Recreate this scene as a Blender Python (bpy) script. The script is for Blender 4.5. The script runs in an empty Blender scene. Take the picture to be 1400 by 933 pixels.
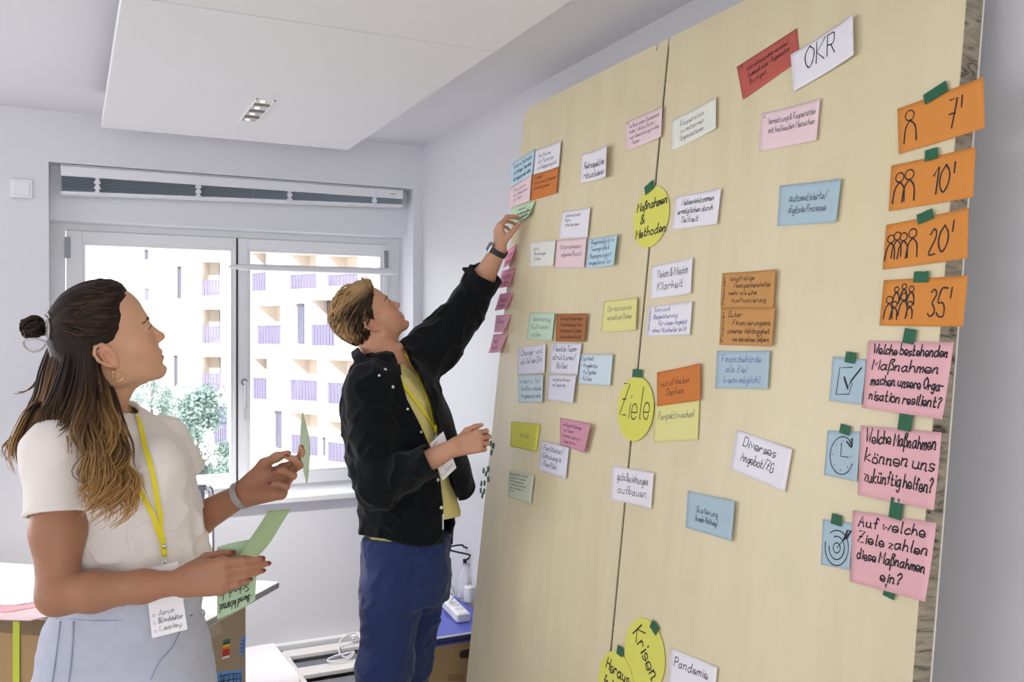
import bpy, math, random
import numpy as np
from mathutils import Vector, Matrix
from mathutils.bvhtree import BVHTree

# ------------------------------------------------------------------ camera, world, lights, exposure
SC = bpy.context.scene
COL = SC.collection
F, HZ, H = 1245.0, 460.0, 1.60          # focal length in pixels, horizon row, eye height in metres
YAW = math.atan(605 / F)
FW = np.array([math.sin(YAW), math.cos(YAW), 0.0])
RT = np.array([math.cos(YAW), -math.sin(YAW), 0.0])
UP = np.array([0.0, 0.0, 1.0])
CAM = np.array([0.0, 0.0, H])

cd = bpy.data.cameras.new('camera')
cam = bpy.data.objects.new('camera', cd)
COL.objects.link(cam)
cam.location = (0, 0, H)
cam.rotation_euler = (math.pi / 2, 0, -YAW)
cd.sensor_width = 36.0
cd.lens = 36.0 * F / 1400.0
cd.shift_y = -(466.5 - HZ) / 1400.0
cd.clip_start = 0.05
cd.clip_end = 300
SC.camera = cam

vs = SC.view_settings
SC.display_settings.display_device = 'sRGB'
vs.view_transform = 'Standard'
vs.look = 'None'
vs.exposure = 0.27
vs.gamma = 1.0
vs.use_curve_mapping = False

world = bpy.data.worlds.new('daylight')
SC.world = world
world.use_nodes = True
wbg = world.node_tree.nodes['Background']
wbg.inputs[0].default_value = (0.93, 0.95, 1.0, 1)
wbg.inputs[1].default_value = 2.3


def lamp(name, kind, loc, look, power, size=None, color=(1, 1, 1), angle=None):
    d = bpy.data.lights.new(name, kind)
    d.energy = power
    d.color = color
    if size:
        d.shape = 'RECTANGLE'
        d.size, d.size_y = size
    if angle is not None:
        d.angle = angle
    o = bpy.data.objects.new(name, d)
    COL.objects.link(o)
    o.location = loc
    o.rotation_euler = Vector(look).to_track_quat('-Z', 'Y').to_euler()
    return o


# sun on the houses across the street (it comes from behind our own building)
lamp('sun', 'SUN', (0, -5, 20), (0.42, 1.0, -0.55), 4.2, color=(1, 0.95, 0.88), angle=0.01)
# added fill lights out of view: one further left, one behind the camera
lamp('fill_light_left', 'AREA', (-2.3, 4.45, 1.5), (0.55, -1, -0.02), 34, (1.6, 1.3), (1.0, 0.98, 0.95))
lamp('fill_light_rear', 'AREA', (-0.6, -2.75, 1.55), (0, 1, 0.12), 26, (3.0, 1.5), (1.0, 0.98, 0.95))
# the small louvred ceiling lamp by the window
_s = lamp('louvre_lamp_light', 'SPOT', (0.62, 3.47, 2.425), (-0.05, 0.2, -1), 125, color=(1.0, 0.96, 0.92))
_s.data.spot_size = 1.35
_s.data.spot_blend = 0.8
_s.data.shadow_soft_size = 0.04

# ------------------------------------------------------------------ helpers: picture ray -> point in the room


def ray(x, y):
    return FW + RT * (x - 700) / F + UP * (HZ - y) / F


BX, BT = 1.45, 0.114                     # the leaning boards: X = BX + (z-H)*BT


def on_board(x, y):
    d = ray(x, y)
    return CAM + d * (BX / (d[0] - d[2] * BT))


def on_y(x, y, Y):
    d = ray(x, y)
    return CAM + d * (Y / d[1])


def on_z(x, y, Z):
    d = ray(x, y)
    return CAM + d * ((Z - H) / d[2])


def at(x, y, D):
    return CAM + ray(x, y) * D


def V(x, y, D):
    """same point in the view frame (right, depth, up)"""
    return np.array([(x - 700) / F * D, D, H + (HZ - y) / F * D])


def v2w(p):
    p = np.asarray(p, float)
    return RT * p[..., 0:1] + FW * p[..., 1:2] + UP * p[..., 2:3]


# ------------------------------------------------------------------ helpers: materials
def lin(c):
    if isinstance(c, str):
        c = [int(c[i:i + 2], 16) / 255 for i in (0, 2, 4)]
    return tuple((v / 12.92 if v <= 0.04045 else ((v + 0.055) / 1.055) ** 2.4) for v in c)


MATS = {}


def mat(name, color, rough=0.6, metal=0.0, spec=0.4, noise=None, bump=None, stretch=(1, 1, 1), attr=None, sss=0.0, sheen=0.0, coat=0.0, alpha=1.0, trans=0.0):
    """principled material; noise=(scale, amount) varies the colour, bump=(scale, strength)"""
    if name in MATS:
        return MATS[name]
    m = bpy.data.materials.new(name)
    m.use_nodes = True
    nt = m.node_tree
    b = nt.nodes['Principled BSDF']
    c = lin(color)
    b.inputs['Base Color'].default_value = (*c, 1)
    b.inputs['Roughness'].default_value = rough
    b.inputs['Metallic'].default_value = metal
    b.inputs['Specular IOR Level'].default_value = spec
    b.inputs['Sheen Weight'].default_value = sheen
    b.inputs['Coat Weight'].default_value = coat
    b.inputs['Alpha'].default_value = alpha
    b.inputs['Transmission Weight'].default_value = trans
    if sss:
        b.inputs['Subsurface Weight'].default_value = sss
        b.inputs['Subsurface Radius'].default_value = (0.012, 0.005, 0.003)
        b.inputs['Subsurface Scale'].default_value = 1.0
    src = None
    if attr:
        a = nt.nodes.new('ShaderNodeAttribute')
        a.attribute_name = attr
        src = a.outputs['Color']
        nt.links.new(src, b.inputs['Base Color'])
    if noise or bump:
        tc = nt.nodes.new('ShaderNodeTexCoord')
        mp = nt.nodes.new('ShaderNodeMapping')
        mp.inputs['Scale'].default_value = stretch
        nt.links.new(tc.outputs['Object'], mp.inputs['Vector'])
    if noise:
        n = nt.nodes.new('ShaderNodeTexNoise')
        n.inputs['Scale'].default_value = noise[0]
        n.inputs['Detail'].default_value = 4
        nt.links.new(mp.outputs[0], n.inputs['Vector'])
        mr = nt.nodes.new('ShaderNodeMapRange')
        mr.inputs['To Min'].default_value = 1 - noise[1]
        mr.inputs['To Max'].default_value = 1 + noise[1]
        nt.links.new(n.outputs['Fac'], mr.inputs['Value'])
        mx = nt.nodes.new('ShaderNodeMix')
        mx.data_type = 'RGBA'
        mx.blend_type = 'MULTIPLY'
        mx.inputs[0].default_value = 1
        if src is not None:
            nt.links.new(src, mx.inputs[6])
        else:
            mx.inputs[6].default_value = (*c, 1)
        nt.links.new(mr.outputs[0], mx.inputs[7])
        nt.links.new(mx.outputs[2], b.inputs['Base Color'])
    if bump:
        n2 = nt.nodes.new('ShaderNodeTexNoise')
        n2.inputs['Scale'].default_value = bump[0]
        n2.inputs['Detail'].default_value = 3
        nt.links.new(mp.outputs[0], n2.inputs['Vector'])
        bp = nt.nodes.new('ShaderNodeBump')
        bp.inputs['Strength'].default_value = bump[1]
        bp.inputs['Distance'].default_value = 0.01
        nt.links.new(n2.outputs['Fac'], bp.inputs['Height'])
        nt.links.new(bp.outputs[0], b.inputs['Normal'])
    MATS[name] = m
    return m


# ------------------------------------------------------------------ helpers: meshes and objects
def raw_mesh(name, verts, faces):
    me = bpy.data.meshes.new(name)
    verts = np.asarray(verts, np.float32)
    if isinstance(faces, np.ndarray) and len(faces):
        n, k = faces.shape
        me.vertices.add(len(verts))
        me.vertices.foreach_set('co', verts.ravel())
        me.loops.add(n * k)
        me.loops.foreach_set('vertex_index', faces.ravel().astype(np.int32))
        me.polygons.add(n)
        me.polygons.foreach_set('loop_start', (np.arange(n) * k).astype(np.int32))
        me.update(calc_edges=True)
    else:
        me.from_pydata([tuple(map(float, v)) for v in verts], [], [tuple(int(i) for i in f) for f in faces])
    me.validate()
    return me


def obj(name, verts, faces, material=None, parent=None, smooth=False):
    me = raw_mesh(name, verts, faces)
    if smooth:
        me.polygons.foreach_set('use_smooth', np.ones(len(me.polygons), bool))
    if material:
        me.materials.append(material)
    o = bpy.data.objects.new(name, me)
    COL.objects.link(o)
    if parent is not None:
        o.parent = parent
    return o


def tag(o, label=None, cat=None, group=None, kind=None):
    for k, v in (('label', label), ('category', cat), ('group', group), ('kind', kind)):
        if v:
            o[k] = v
    return o


def empty(name, loc=(0, 0, 0), rz=0.0):
    o = bpy.data.objects.new(name, None)
    COL.objects.link(o)
    o.location = loc
    o.rotation_euler = (0, 0, rz)
    o.empty_display_size = 0.05
    return o


class MB:
    """collects shapes into one mesh"""

    def __init__(s):
        s.v, s.f = [], []

    def add(s, v, f):
        b = len(s.v)
        s.v.extend([tuple(map(float, p)) for p in v])
        s.f.extend([tuple(int(i) + b for i in q) for q in f])
        return s

    def box(s, lo, hi, M=None, bev=0.0):
        x0, y0, z0 = lo
        x1, y1, z1 = hi
        if bev > 0:
            # chamfered box: three rings per axis
            b = bev
            pts = []
            for (z, i) in ((z0, b), (z0 + b, 0), (z1 - b, 0), (z1, b)):
                j = max(i, 0)
                xa, xb, ya, yb = x0 + j, x1 - j, y0 + j, y1 - j
                c = b
                pts += [(xa + c, ya, z), (xb - c, ya, z), (xb, ya + c, z), (xb, yb - c, z), (xb - c, yb, z), (xa + c, yb, z), (xa, yb - c, z), (xa, ya + c, z)]
            fs = [tuple(range(7, -1, -1)), tuple(range(24, 32))]
            for k in range(3):
                for i in range(8):
                    a, c2 = k * 8 + i, k * 8 + (i + 1) % 8
                    fs.append((a, c2, c2 + 8, a + 8))
        else:
            pts = [(x0, y0, z0), (x1, y0, z0), (x1, y1, z0), (x0, y1, z0), (x0, y0, z1), (x1, y0, z1), (x1, y1, z1), (x0, y1, z1)]
            fs = [(3, 2, 1, 0), (4, 5, 6, 7), (0, 1, 5, 4), (1, 2, 6, 5), (2, 3, 7, 6), (3, 0, 4, 7)]
        if M is not None:
            pts = [M @ Vector(p) for p in pts]
        return s.add(pts, fs)

    def hexa(s, base, top):
        """8 corner points: base quad and top quad in the same order"""
        return s.add(list(base) + list(top), [(3, 2, 1, 0), (4, 5, 6, 7), (0, 1, 5, 4), (1, 2, 6, 5), (2, 3, 7, 6), (3, 0, 4, 7)])

    def tube(s, pts, r, n=8, cap=True, closed=False):
        pts = [np.asarray(p, float) for p in pts]
        m = len(pts)
        rr = r if hasattr(r, '__len__') else [r] * m
        vs_, fs = [], []
        prev = None
        for i in range(m):
            if closed:
                t = pts[(i + 1) % m] - pts[i - 1]
            else:
                t = pts[min(i + 1, m - 1)] - pts[max(i - 1, 0)]
            t = t / (np.linalg.norm(t) + 1e-12)
            if prev is None:
                a = np.array([0, 0, 1.0]) if abs(t[2]) < 0.9 else np.array([1.0, 0, 0])
                u = np.cross(t, a)
            else:
                u = prev - t * np.dot(prev, t)
            u /= np.linalg.norm(u) + 1e-12
            prev = u
            w = np.cross(t, u)
            for k in range(n):
                a = 2 * math.pi * k / n
                vs_.append(pts[i] + (u * math.cos(a) + w * math.sin(a)) * rr[i])
        for i in range(m if closed else m - 1):
            for k in range(n):
                a, b = i * n + k, i * n + (k + 1) % n
                j = ((i + 1) % m) * n
                fs.append((a, b, j + (k + 1) % n, j + k))
        if cap and not closed:
            fs.append(tuple(range(n - 1, -1, -1)))
            fs.append(tuple((m - 1) * n + k for k in range(n)))
        return s.add(vs_, fs)

    def ribbon(s, pts, ups, w, t=0.0008):
        """flat band along pts; ups = surface normals; a thin solid"""
        pts = [np.asarray(p, float) for p in pts]
        m = len(pts)
        vs_, fs = [], []
        for i in range(m):
            d = pts[min(i + 1, m - 1)] - pts[max(i - 1, 0)]
            d /= np.linalg.norm(d) + 1e-12
            u = np.asarray(ups[i], float)
            sd = np.cross(d, u)
            sd /= np.linalg.norm(sd) + 1e-12
            ww = w[i] if hasattr(w, '__len__') else w
            for a, b in ((-1, 0), (1, 0), (1, 1), (-1, 1)):
                vs_.append(pts[i] + sd * a * ww / 2 + u * b * t)
        for i in range(m - 1):
            for k in range(4):
                a, b = i * 4 + k, i * 4 + (k + 1) % 4
                fs.append((a, b, b + 4, a + 4))
        fs += [(3, 2, 1, 0), tuple((m - 1) * 4 + k for k in range(4))]
        return s.add(vs_, fs)

    def build(s, name, material, parent=None, smooth=False):
        return obj(name, s.v, s.f, material, parent, smooth)


def catmull(pts, n=6):
    P = np.asarray(pts, float)
    if len(P) < 3:
        return P
    Q = np.vstack([2 * P[0] - P[1], P, 2 * P[-1] - P[-2]])
    out = []
    for i in range(1, len(Q) - 2):
        for t in np.linspace(0, 1, n, endpoint=False):
            a, b, c, d = Q[i - 1], Q[i], Q[i + 1], Q[i + 2]
            out.append(0.5 * (2 * b + (c - a) * t + (2 * a - 5 * b + 4 * c - d) * t * t + (3 * b - a - 3 * c + d) * t ** 3))
    out.append(P[-1])
    return np.array(out)


def structure(name, mb, m, smooth=False):
    o = mb.build(name, m, None, smooth) if isinstance(mb, MB) else mb
    o['kind'] = 'structure'
    return o


# ------------------------------------------------------------------ the room
M_WALL = mat('wall paint', 'dfe0e6', rough=0.75, bump=(260, 0.04))
M_WALLR = mat('right wall paint', 'd6d6da', rough=0.38, spec=0.45)
M_CEIL = mat('ceiling paint', 'd9d8df', rough=0.8)
M_SAIL = mat('ceiling sail', 'dedee2', rough=0.7)
M_FLOOR = mat('pale grey linoleum', 'c9c6c2', rough=0.6, noise=(6, 0.04))
M_FRAME = mat('window lacquer', 'e6e7ea', rough=0.35)
M_METAL = mat('brushed steel', 'a9acb2', rough=0.3, metal=1.0)
M_CHROME = mat('chrome', 'd5d7dc', rough=0.12, metal=1.0)
M_HINGE = mat('grey hinge metal', '8b8e94', rough=0.4, metal=0.3)
M_HANDLE = mat('satin aluminium', 'c6c8cd', rough=0.35, metal=0.2)
M_DARK = mat('dark rubber', '22242a', rough=0.6)
M_SLAT = mat('blind slats', 'a7b4c0', rough=0.5)
M_WPLAST = mat('white plastic', 'e9eaee', rough=0.4)

YW, XW, ZC = 4.395, 1.625, 2.573         # window wall, right wall, ceiling
XL, YB = -3.6, -2.9
HX0, HX1, HZ0, HZ1 = -0.081, 1.575, 0.80, 2.352   # hole for the window


def floor_and_shell():
    structure('floor', MB().box((XL - .3, YB - .3, -0.2), (XW + .3, YW + .5, 0.0)), M_FLOOR)
    structure('ceiling', MB().box((XL - .3, YB - .3, ZC), (XW + .3, YW + .5, ZC + 0.25)), M_CEIL)
    structure('wall_right', MB().box((XW, YB - .3, 0), (XW + .3, YW + .5, ZC)), M_WALLR)
    w = MB()
    t = YW + 0.40
    w.box((XL - .3, YW, 0), (-3.15, t, ZC)).box((-3.15, YW, 0), (-1.45, t, .80)).box((-3.15, YW, 2.2), (-1.45, t, ZC)).box((-1.45, YW, 0), (HX0, t, ZC)).box((HX1, YW, 0), (XW, t, ZC))
    w.box((HX0, YW, 0), (HX1, t, HZ0)).box((HX0, YW, HZ1), (HX1, t, ZC))
    structure('wall_window_side', w, M_WALL)
    w = MB()
    w.box((XL - .3, YB, 0), (XL, YW, 0.75)).box((XL - .3, YB, 2.35), (XL, YW, ZC))
    w.box((XL - .3, YB, .75), (XL, -0.1, 2.35)).box((XL - .3, 3.5, .75), (XL, YW, 2.35))
    structure('wall_left', w, M_WALL)
    w = MB()
    w.box((XL - .3, YB - .3, 0), (XW, YB, 0.75)).box((XL - .3, YB - .3, 2.35), (XW, YB, ZC))
    w.box((XL - .3, YB - .3, .75), (-2.2, YB, 2.35)).box((1.0, YB - .3, .75), (XW, YB, 2.35))
    structure('wall_rear', w, M_WALL)
    # plaster box of the roller shutter above the window
    structure('trim_1', MB().box((HX0 - .0, YW + 0.10, 2.115), (HX1, YW + 0.39, HZ1)), M_WALL)
    # window sill
    structure('trim_2', MB().box((HX0 - .0, YW - 0.03, 0.802), (HX1, YW + 0.22, 0.835), bev=0.006), M_FRAME)
    # wall duct that runs along the foot of the window wall
    structure('baseboard_window_side', MB().box((XL, YW - 0.035, 0.0), (XW, YW, 0.135), bev=0.004), M_FRAME)


floor_and_shell()


def window():
    fy0, fy1 = YW + 0.20, YW + 0.27
    root = empty('window_1', (0.75, fy0, 0.835))
    root['kind'] = 'structure'
    inv = Matrix.Translation(-Vector(root.location))

    def part(name, mb, m, parent=root, smooth=False):
        o = mb.build(name, m, parent, smooth)
        o.data.transform(inv)
        return o
    f = MB()
    zb, zt = 0.835, 2.115
    f.box((HX0, fy0 + .015, zb), (-0.016, fy1, zt)).box((1.510, fy0 + .015, zb), (HX1, fy1, zt))
    f.box((-0.016, fy0 + .015, zb), (1.510, fy1, 0.853)).box((-0.016, fy0 + .015, 2.084), (1.510, fy1, zt))
    part('frame', f, M_FRAME)
    for (a, b, g0, g1, hinge) in ((-0.014, 0.735, 0.066, 0.709, -0.008), (0.741, 1.507, 0.803, 1.4975 - .03, 1.497)):
        s = MB()
        z0, z1, y0, y1 = 0.856, 2.081, fy0, fy0 + 0.055
        gz0, gz1 = 0.925, 2.018
        # moulded sash: outer band and a slightly lower inner bead
        s.box((a, y0, z0), (g0 - .014, y1, z1), bev=.003).box((g1 + .014, y0, z0), (b, y1, z1), bev=.003)
        s.box((g0 - .014, y0, z0), (g1 + .014, y1, gz0 - .014), bev=.003).box((g0 - .014, y0, gz1 + .014), (g1 + .014, y1, z1), bev=.003)
        yb = y0 + .008
        s.box((g0 - .016, yb, gz0 - .016), (g0, y1, gz1 + .016)).box((g1, yb, gz0 - .016), (g1 + .016, y1, gz1 + .016))
        s.box((g0, yb, gz0 - .016), (g1, y1, gz0)).box((g0, yb, gz1), (g1, y1, gz1 + .016))
        so = part('sash', s, M_FRAME)
        part('pane', MB().box((g0, y0 + .03, gz0), (g1, y0 + .036, gz1)), M_GLASS, so)
        hg = MB().box((hinge - .011, y0 - .012, 1.955), (hinge + .011, y0 + .004, 2.05), bev=.003)
        part('hinge', hg, M_HINGE, so)
        hg2 = MB().box((hinge - .011, y0 - .012, 0.90), (hinge + .011, y0 + .004, 0.99), bev=.003)
        part('hinge', hg2, M_HINGE, so)
        if a > 0.5:
            x, z = 0.771, 1.375
            part('gasket', MB().box((0.7352, y0 - .0015, z0), (0.7408, y0 + .02, z1)), M_DARK, so)
            r = MB().tube([(x, y0 + .001, z), (x, y0 - .010, z)], .016, 16)
            r.add([], [])
            part('handle_rosette', r, M_HINGE, so, True)
            h = MB().tube(catmull([(x, y0 - .008, z), (x, y0 - .04, z), (x, y0 - .052, z - .012), (x, y0 - .052, z - .06), (x, y0 - .05, z - .125)], 6), .0085, 12)
            part('handle', h, M_HANDLE, so, True)
    return root


M_GLASS = bpy.data.materials.new('window glass')
M_GLASS.use_nodes = True
_n = M_GLASS.node_tree
_n.nodes.clear()
_o = _n.nodes.new('ShaderNodeOutputMaterial')
_mx = _n.nodes.new('ShaderNodeMixShader')
_mx.inputs[0].default_value = 0.05
_t = _n.nodes.new('ShaderNodeBsdfTransparent')
_t.inputs[0].default_value = (0.97, 0.98, 0.98, 1)
_g = _n.nodes.new('ShaderNodeBsdfGlossy')
_g.inputs['Roughness'].default_value = 0.02
_n.links.new(_t.outputs[0], _mx.inputs[1])
_n.links.new(_g.outputs[0], _mx.inputs[2])
_n.links.new(_mx.outputs[0], _o.inputs[0])
window()

# the sky light through the window: a portal only guides the samples, it emits nothing
_p = lamp('window_portal', 'AREA', (0.75, YW + 0.42, 1.48), (0, -1, 0), 1.0, (1.6, 1.25))
_p.data.cycles.is_portal = True


def blind():
    x0, x1, y0, y1 = -0.035, 1.528, YW + 0.015, YW + 0.095
    r = empty('venetian_blind', (0.75, YW + .05, 2.348))
    tag(r, 'raised venetian blind with grey slats and white rails above the window', 'blind')
    inv = Matrix.Translation(-Vector(r.location))

    def part(name, mb, m, smooth=False, parent=r):
        o = mb.build(name, m, parent, smooth)
        o.data.transform(inv)
        return o
    hd = MB().box((x0, y0, 2.298), (x1, y0 + .004, 2.346), bev=.0015).box((x0, y1 - .004, 2.298), (x1, y1, 2.346), bev=.0015)
    hd.box((x0, y0, 2.342), (x1, y1, 2.348))
    part('headrail', hd, M_WPLAST)
    zl = lambda x: 2.230 + (2.270 - 2.230) * (x - x0) / (x1 - x0)   # the stack hangs lower at its left end
    n = 15
    s = MB()
    for i in range(n):
        k = (i + .5) / n
        pts = []
        for x in (x0 + .004, x1 - .004):
            b = zl(x) + .004
            z = b + (2.300 - b) * k
            off = 0.002 * math.sin(i * 2.3)
            pts += [(x, y0 + .006 + off, z - .0005), (x, (y0 + y1) / 2, z + .0022), (x, y1 - .006 + off, z - .0005)]
        v = pts + [(p[0], p[1], p[2] + .0012) for p in pts]
        s.add(v, [(0, 1, 4, 3), (1, 2, 5, 4), (9, 10, 7, 6), (10, 11, 8, 7), (0, 3, 9, 6), (2, 8, 11, 5), (0, 6, 7, 1), (1, 7, 8, 2), (3, 4, 10, 9), (4, 5, 11, 10)])
    part('slats', s, M_SLAT)
    rail = MB()
    rail.hexa([(x0, y0 + .01, zl(x0) - .010), (x1, y0 + .01, zl(x1) - .010), (x1, y1 - .01, zl(x1) - .010), (x0, y1 - .01, zl(x0) - .010)],
              [(x0, y0 + .01, zl(x0) + .003), (x1, y0 + .01, zl(x1) + .003), (x1, y1 - .01, zl(x1) + .003), (x0, y1 - .01, zl(x0) + .003)])
    part('bottom_rail', rail, M_WPLAST)
    for px in (133, 271, 396, 512):
        x = on_y(px, 255, y0)[0]
        lad = MB()
        z = zl(x) - .008
        k = 0
        while z < 2.299:
            w = .010 + .004 * math.sin(k * 2.1 + px)
            lad.box((x - w, y0 - .006, z), (x + w, y0 + .008, z + .007))
            z += .0078
            k += 1
        part('ladder_tape', lad, M_WPLAST)
    part('name_plate', MB().box((1.46, y0 - .0012, 2.318), (1.49, y0, 2.323)), M_METAL)


blind()


def hanging_rail():
    r = empty('shade_rail', (1.08, YW - .02, 1.922))
    tag(r, 'slim white rail hanging level in front of the right window sash', 'rail')
    a, b = 0.665, 1.491
    m = MB()
    y = YW + .03
    prof = [(-.030, -.012), (-.024, .006), (0, .020), (.024, .006), (.030, -.012), (.0, -.016)]
    vs_, fs = [], []
    for x, s in ((a - 1.08, .3), (a - 1.02, .85), (1.46 - 1.08, 1), (b - 1.08, .45)):
        vs_ += [(x, p[0] * s, p[1] * s) for p in prof]
    for i in range(3):
        for k in range(6):
            fs.append((i * 6 + k, i * 6 + (k + 1) % 6, i * 6 + 6 + (k + 1) % 6, i * 6 + 6 + k))
    fs += [tuple(range(5, -1, -1)), tuple(18 + k for k in range(6))]
    m.add(vs_, fs)
    m.build('rail', M_WPLAST, r)
    for x in (-.3, .3):
        MB().tube([(x, 0, .006), (x, 0.029, 2.345 - 1.922)], .0006, 5).build('cord', M_WPLAST, r)


hanging_rail()


def sail(name, y0, y1, label):
    r = empty(name, (0.625, (y0 + y1) / 2, 2.443))
    tag(r, label, 'ceiling panel', 'suspended ceiling panels')
    hx, hy = 0.509, (y1 - y0) / 2
    MB().box((-hx, -hy, 0), (hx, hy, .032), bev=.002).build('panel', M_SAIL, r)
    for sx in (-.4, .4):
        for sy in (-hy * .7, hy * .7):
            MB().tube([(sx, sy, .03), (sx, sy, ZC - 2.443)], .004, 6).build('hanger', M_METAL, r)
    return r


sail('ceiling_panel', 2.452, 4.03, 'white hanging ceiling panel nearer the window, with a small louvred lamp in it')
sail('ceiling_panel', 0.85, 2.446, 'white hanging ceiling panel farther from the window, cut by the top of the photo')


def downlight():
    c = on_z(350.5, 151.5, 2.443)
    r = empty('louvre_lamp', (c[0], c[1], 2.443))
    tag(r, 'small oblong louvred lamp set in the ceiling panel near the window', 'lamp')
    hx, hy = 0.034, 0.185
    fr = MB()
    for lo, hi in (((-hx, -hy, -.004), (-hx + .005, hy, 0)), ((hx - .005, -hy, -.004), (hx, hy, 0)), ((-hx, -hy, -.004), (hx, -hy + .005, 0)), ((-hx, hy - .005, -.004), (hx, hy, 0))):
        fr.box(lo, hi)
    fr.build('frame', M_WPLAST, r)
    MB().box((-hx + .004, -hy + .004, -.0015), (hx - .004, hy - .004, -.0004)).build('reflector', mat('lamp reflector', 'cfc8c0', rough=.25, metal=.8), r)
    for k in range(3):
        y = -0.10 + 0.10 * k
        MB().box((-hx + .005, y - .011, -.004), (hx - .005, y + .011, -.0016)).build('louvre', mat('lamp louvre', '6a6468', rough=.4, metal=.5), r)
    em = mat('lamp diode', 'fff2e0')
    bs = em.node_tree.nodes['Principled BSDF']
    bs.inputs['Emission Color'].default_value = (1, .93, .82, 1)
    bs.inputs['Emission Strength'].default_value = 1.1
    for k in range(4):
        y = -0.15 + 0.10 * k
        MB().tube([(-.006, y, -.0016), (-.006, y, -.0034)], .009, 12).build('diode', em, r)


downlight()


def switch_plate():
    c = on_y(29.5, 258, YW)
    r = empty('wall_switch', tuple(c))
    tag(r, 'square white cover plate on the wall left of the window', 'switch')
    MB().box((-.042, -.009, -.04), (.042, 0, .04), bev=.003).build('plate', M_WPLAST, r)
    MB().box((-.030, -.0125, -.029), (.030, -.008, .029), bev=.0015).build('rocker', M_WPLAST, r)


switch_plate()

# ------------------------------------------------------------------ across the street
M_FAC = mat('cream render', 'fbf3ea', rough=0.9)
M_FAC2 = mat('warm render', 'f3e4d2', rough=0.9)
M_RAIL = mat('mauve balcony rail', '827d9a', rough=0.6)
M_PANE = mat('far glass', '6c6e86', rough=0.2)
M_LOGGIA = mat('loggia wall', 'f2e8dc', rough=0.9)
M_SHUT = mat('beige shutter', 'd9cfc4', rough=0.8)


def facade(name, label, P0, P1, zr, rects, deep):
    """P0,P1: ends of the wall in the view frame (right, depth); rects: (x0,y0,x1,y1,rail_y,kind) in the picture"""
    P0, P1 = np.array(P0, float), np.array(P1, float)
    L = np.linalg.norm(P1 - P0)
    T = (P1 - P0) / L
    N = np.array([-T[1], T[0]])
    if N[1] < 0:
        N = -N
    W0 = v2w(np.array([P0[0], P0[1], 0]))
    ang = math.atan2(*(v2w(np.array([T[0], T[1], 0]))[[1, 0]]))
    root = empty(name, (W0[0], W0[1], 0), ang)
    tag(root, label, 'building')

    def st(x):
        k = (x - 700) / F
        # P0 + s T : r = k d
        s = (k * P0[1] - P0[0]) / (T[0] - k * T[1])
        return s, P0[1] + s * T[1]
    wins = []
    for (x0, y0, x1, y1, ry, kind) in rects:
        s0, d0 = st(x0)
        s1, d1 = st(x1)
        d = (d0 + d1) / 2
        Z = lambda y: H + (HZ - y) / F * d
        wins.append((s0, s1, Z(y1), Z(y0), Z(ry) if ry else None, kind))
    xs = sorted({0.0, L} | {w[0] for w in wins} | {w[1] for w in wins})
    zs = sorted({zr[0], zr[1]} | {w[2] for w in wins} | {w[3] for w in wins})
    wall = MB()
    for i in range(len(xs) - 1):
        run = None
        for j in range(len(zs) - 1):
            cx, cz = (xs[i] + xs[i + 1]) / 2, (zs[j] + zs[j + 1]) / 2
            hole = any(w[0] < cx < w[1] and w[2] < cz < w[3] for w in wins)
            if not hole:
                wall.add([(xs[i], 0, zs[j]), (xs[i + 1], 0, zs[j]), (xs[i + 1], 0, zs[j + 1]), (xs[i], 0, zs[j + 1])], [(0, 1, 2, 3)])
    # the rest of the block behind the front
    a, b = zr
    wall.add([(0, 0, a), (L, 0, a), (L, deep, a), (0, deep, a), (0, 0, b), (L, 0, b), (L, deep, b), (0, deep, b)], [(1, 2, 6, 5), (2, 3, 7, 6), (3, 0, 4, 7), (4, 5, 6, 7)])
    wall.build('wall', M_FAC, root)
    for (s0, s1, z0, z1, zr_, kind) in wins:
        dp = 1.3 if kind in 'bB' else 0.35
        w = MB().add([(s0, 0, z0), (s1, 0, z0), (s1, dp, z0), (s0, dp, z0), (s0, 0, z1), (s1, 0, z1), (s1, dp, z1), (s0, dp, z1)],
                     [(0, 1, 2, 3), (7, 6, 5, 4), (1, 5, 6, 2), (0, 3, 7, 4), (3, 2, 6, 7)])
        wo = w.build('balcony' if kind in 'bB' else 'window', M_LOGGIA, root)
        wd = s1 - s0
        if kind == 'b':       # loggia with glazing on its right half
            MB().box((s1 - wd * .38, dp - .25, z0), (s1 - .02, dp - .01, z1 - .05)).build('pane', M_PANE, wo)
        elif kind == 'B':     # loggia glazed across
            MB().box((s0 + wd * .02, dp - .25, z0), (s0 + wd * .55, dp - .01, z1 - .05)).build('pane', M_PANE, wo)
        elif kind == 'w':
            MB().box((s0 + wd * .08, dp - .12, z0 + .05), (s1 - wd * .4, dp - .01, z1 - .05)).build('pane', M_PANE, wo)
        elif kind == 'd':
            MB().box((s0 + .02, dp - .12, z0 + .02), (s1 - .02, dp - .01, z1 - .02)).build('pane', M_PANE, wo)
        elif kind == 's':
            MB().box((s0 + .01, dp - .3, z0 + .02), (s1 - .01, dp - .2, z1 - .02)).build('shutter', M_SHUT, wo)
        if zr_ is not None:
            rl = MB()
            n = max(6, int(wd / .22))
            for k in range(n):
                u = s0 + wd * (k + .5) / n
                rl.box((u - wd / n * .40, .04, z0), (u + wd / n * .40, .07, zr_ - .06))
            rl.box((s0, .02, zr_ - .06), (s1, .09, zr_))
            rl.build('railing', M_RAIL, wo)
    return root


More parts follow.
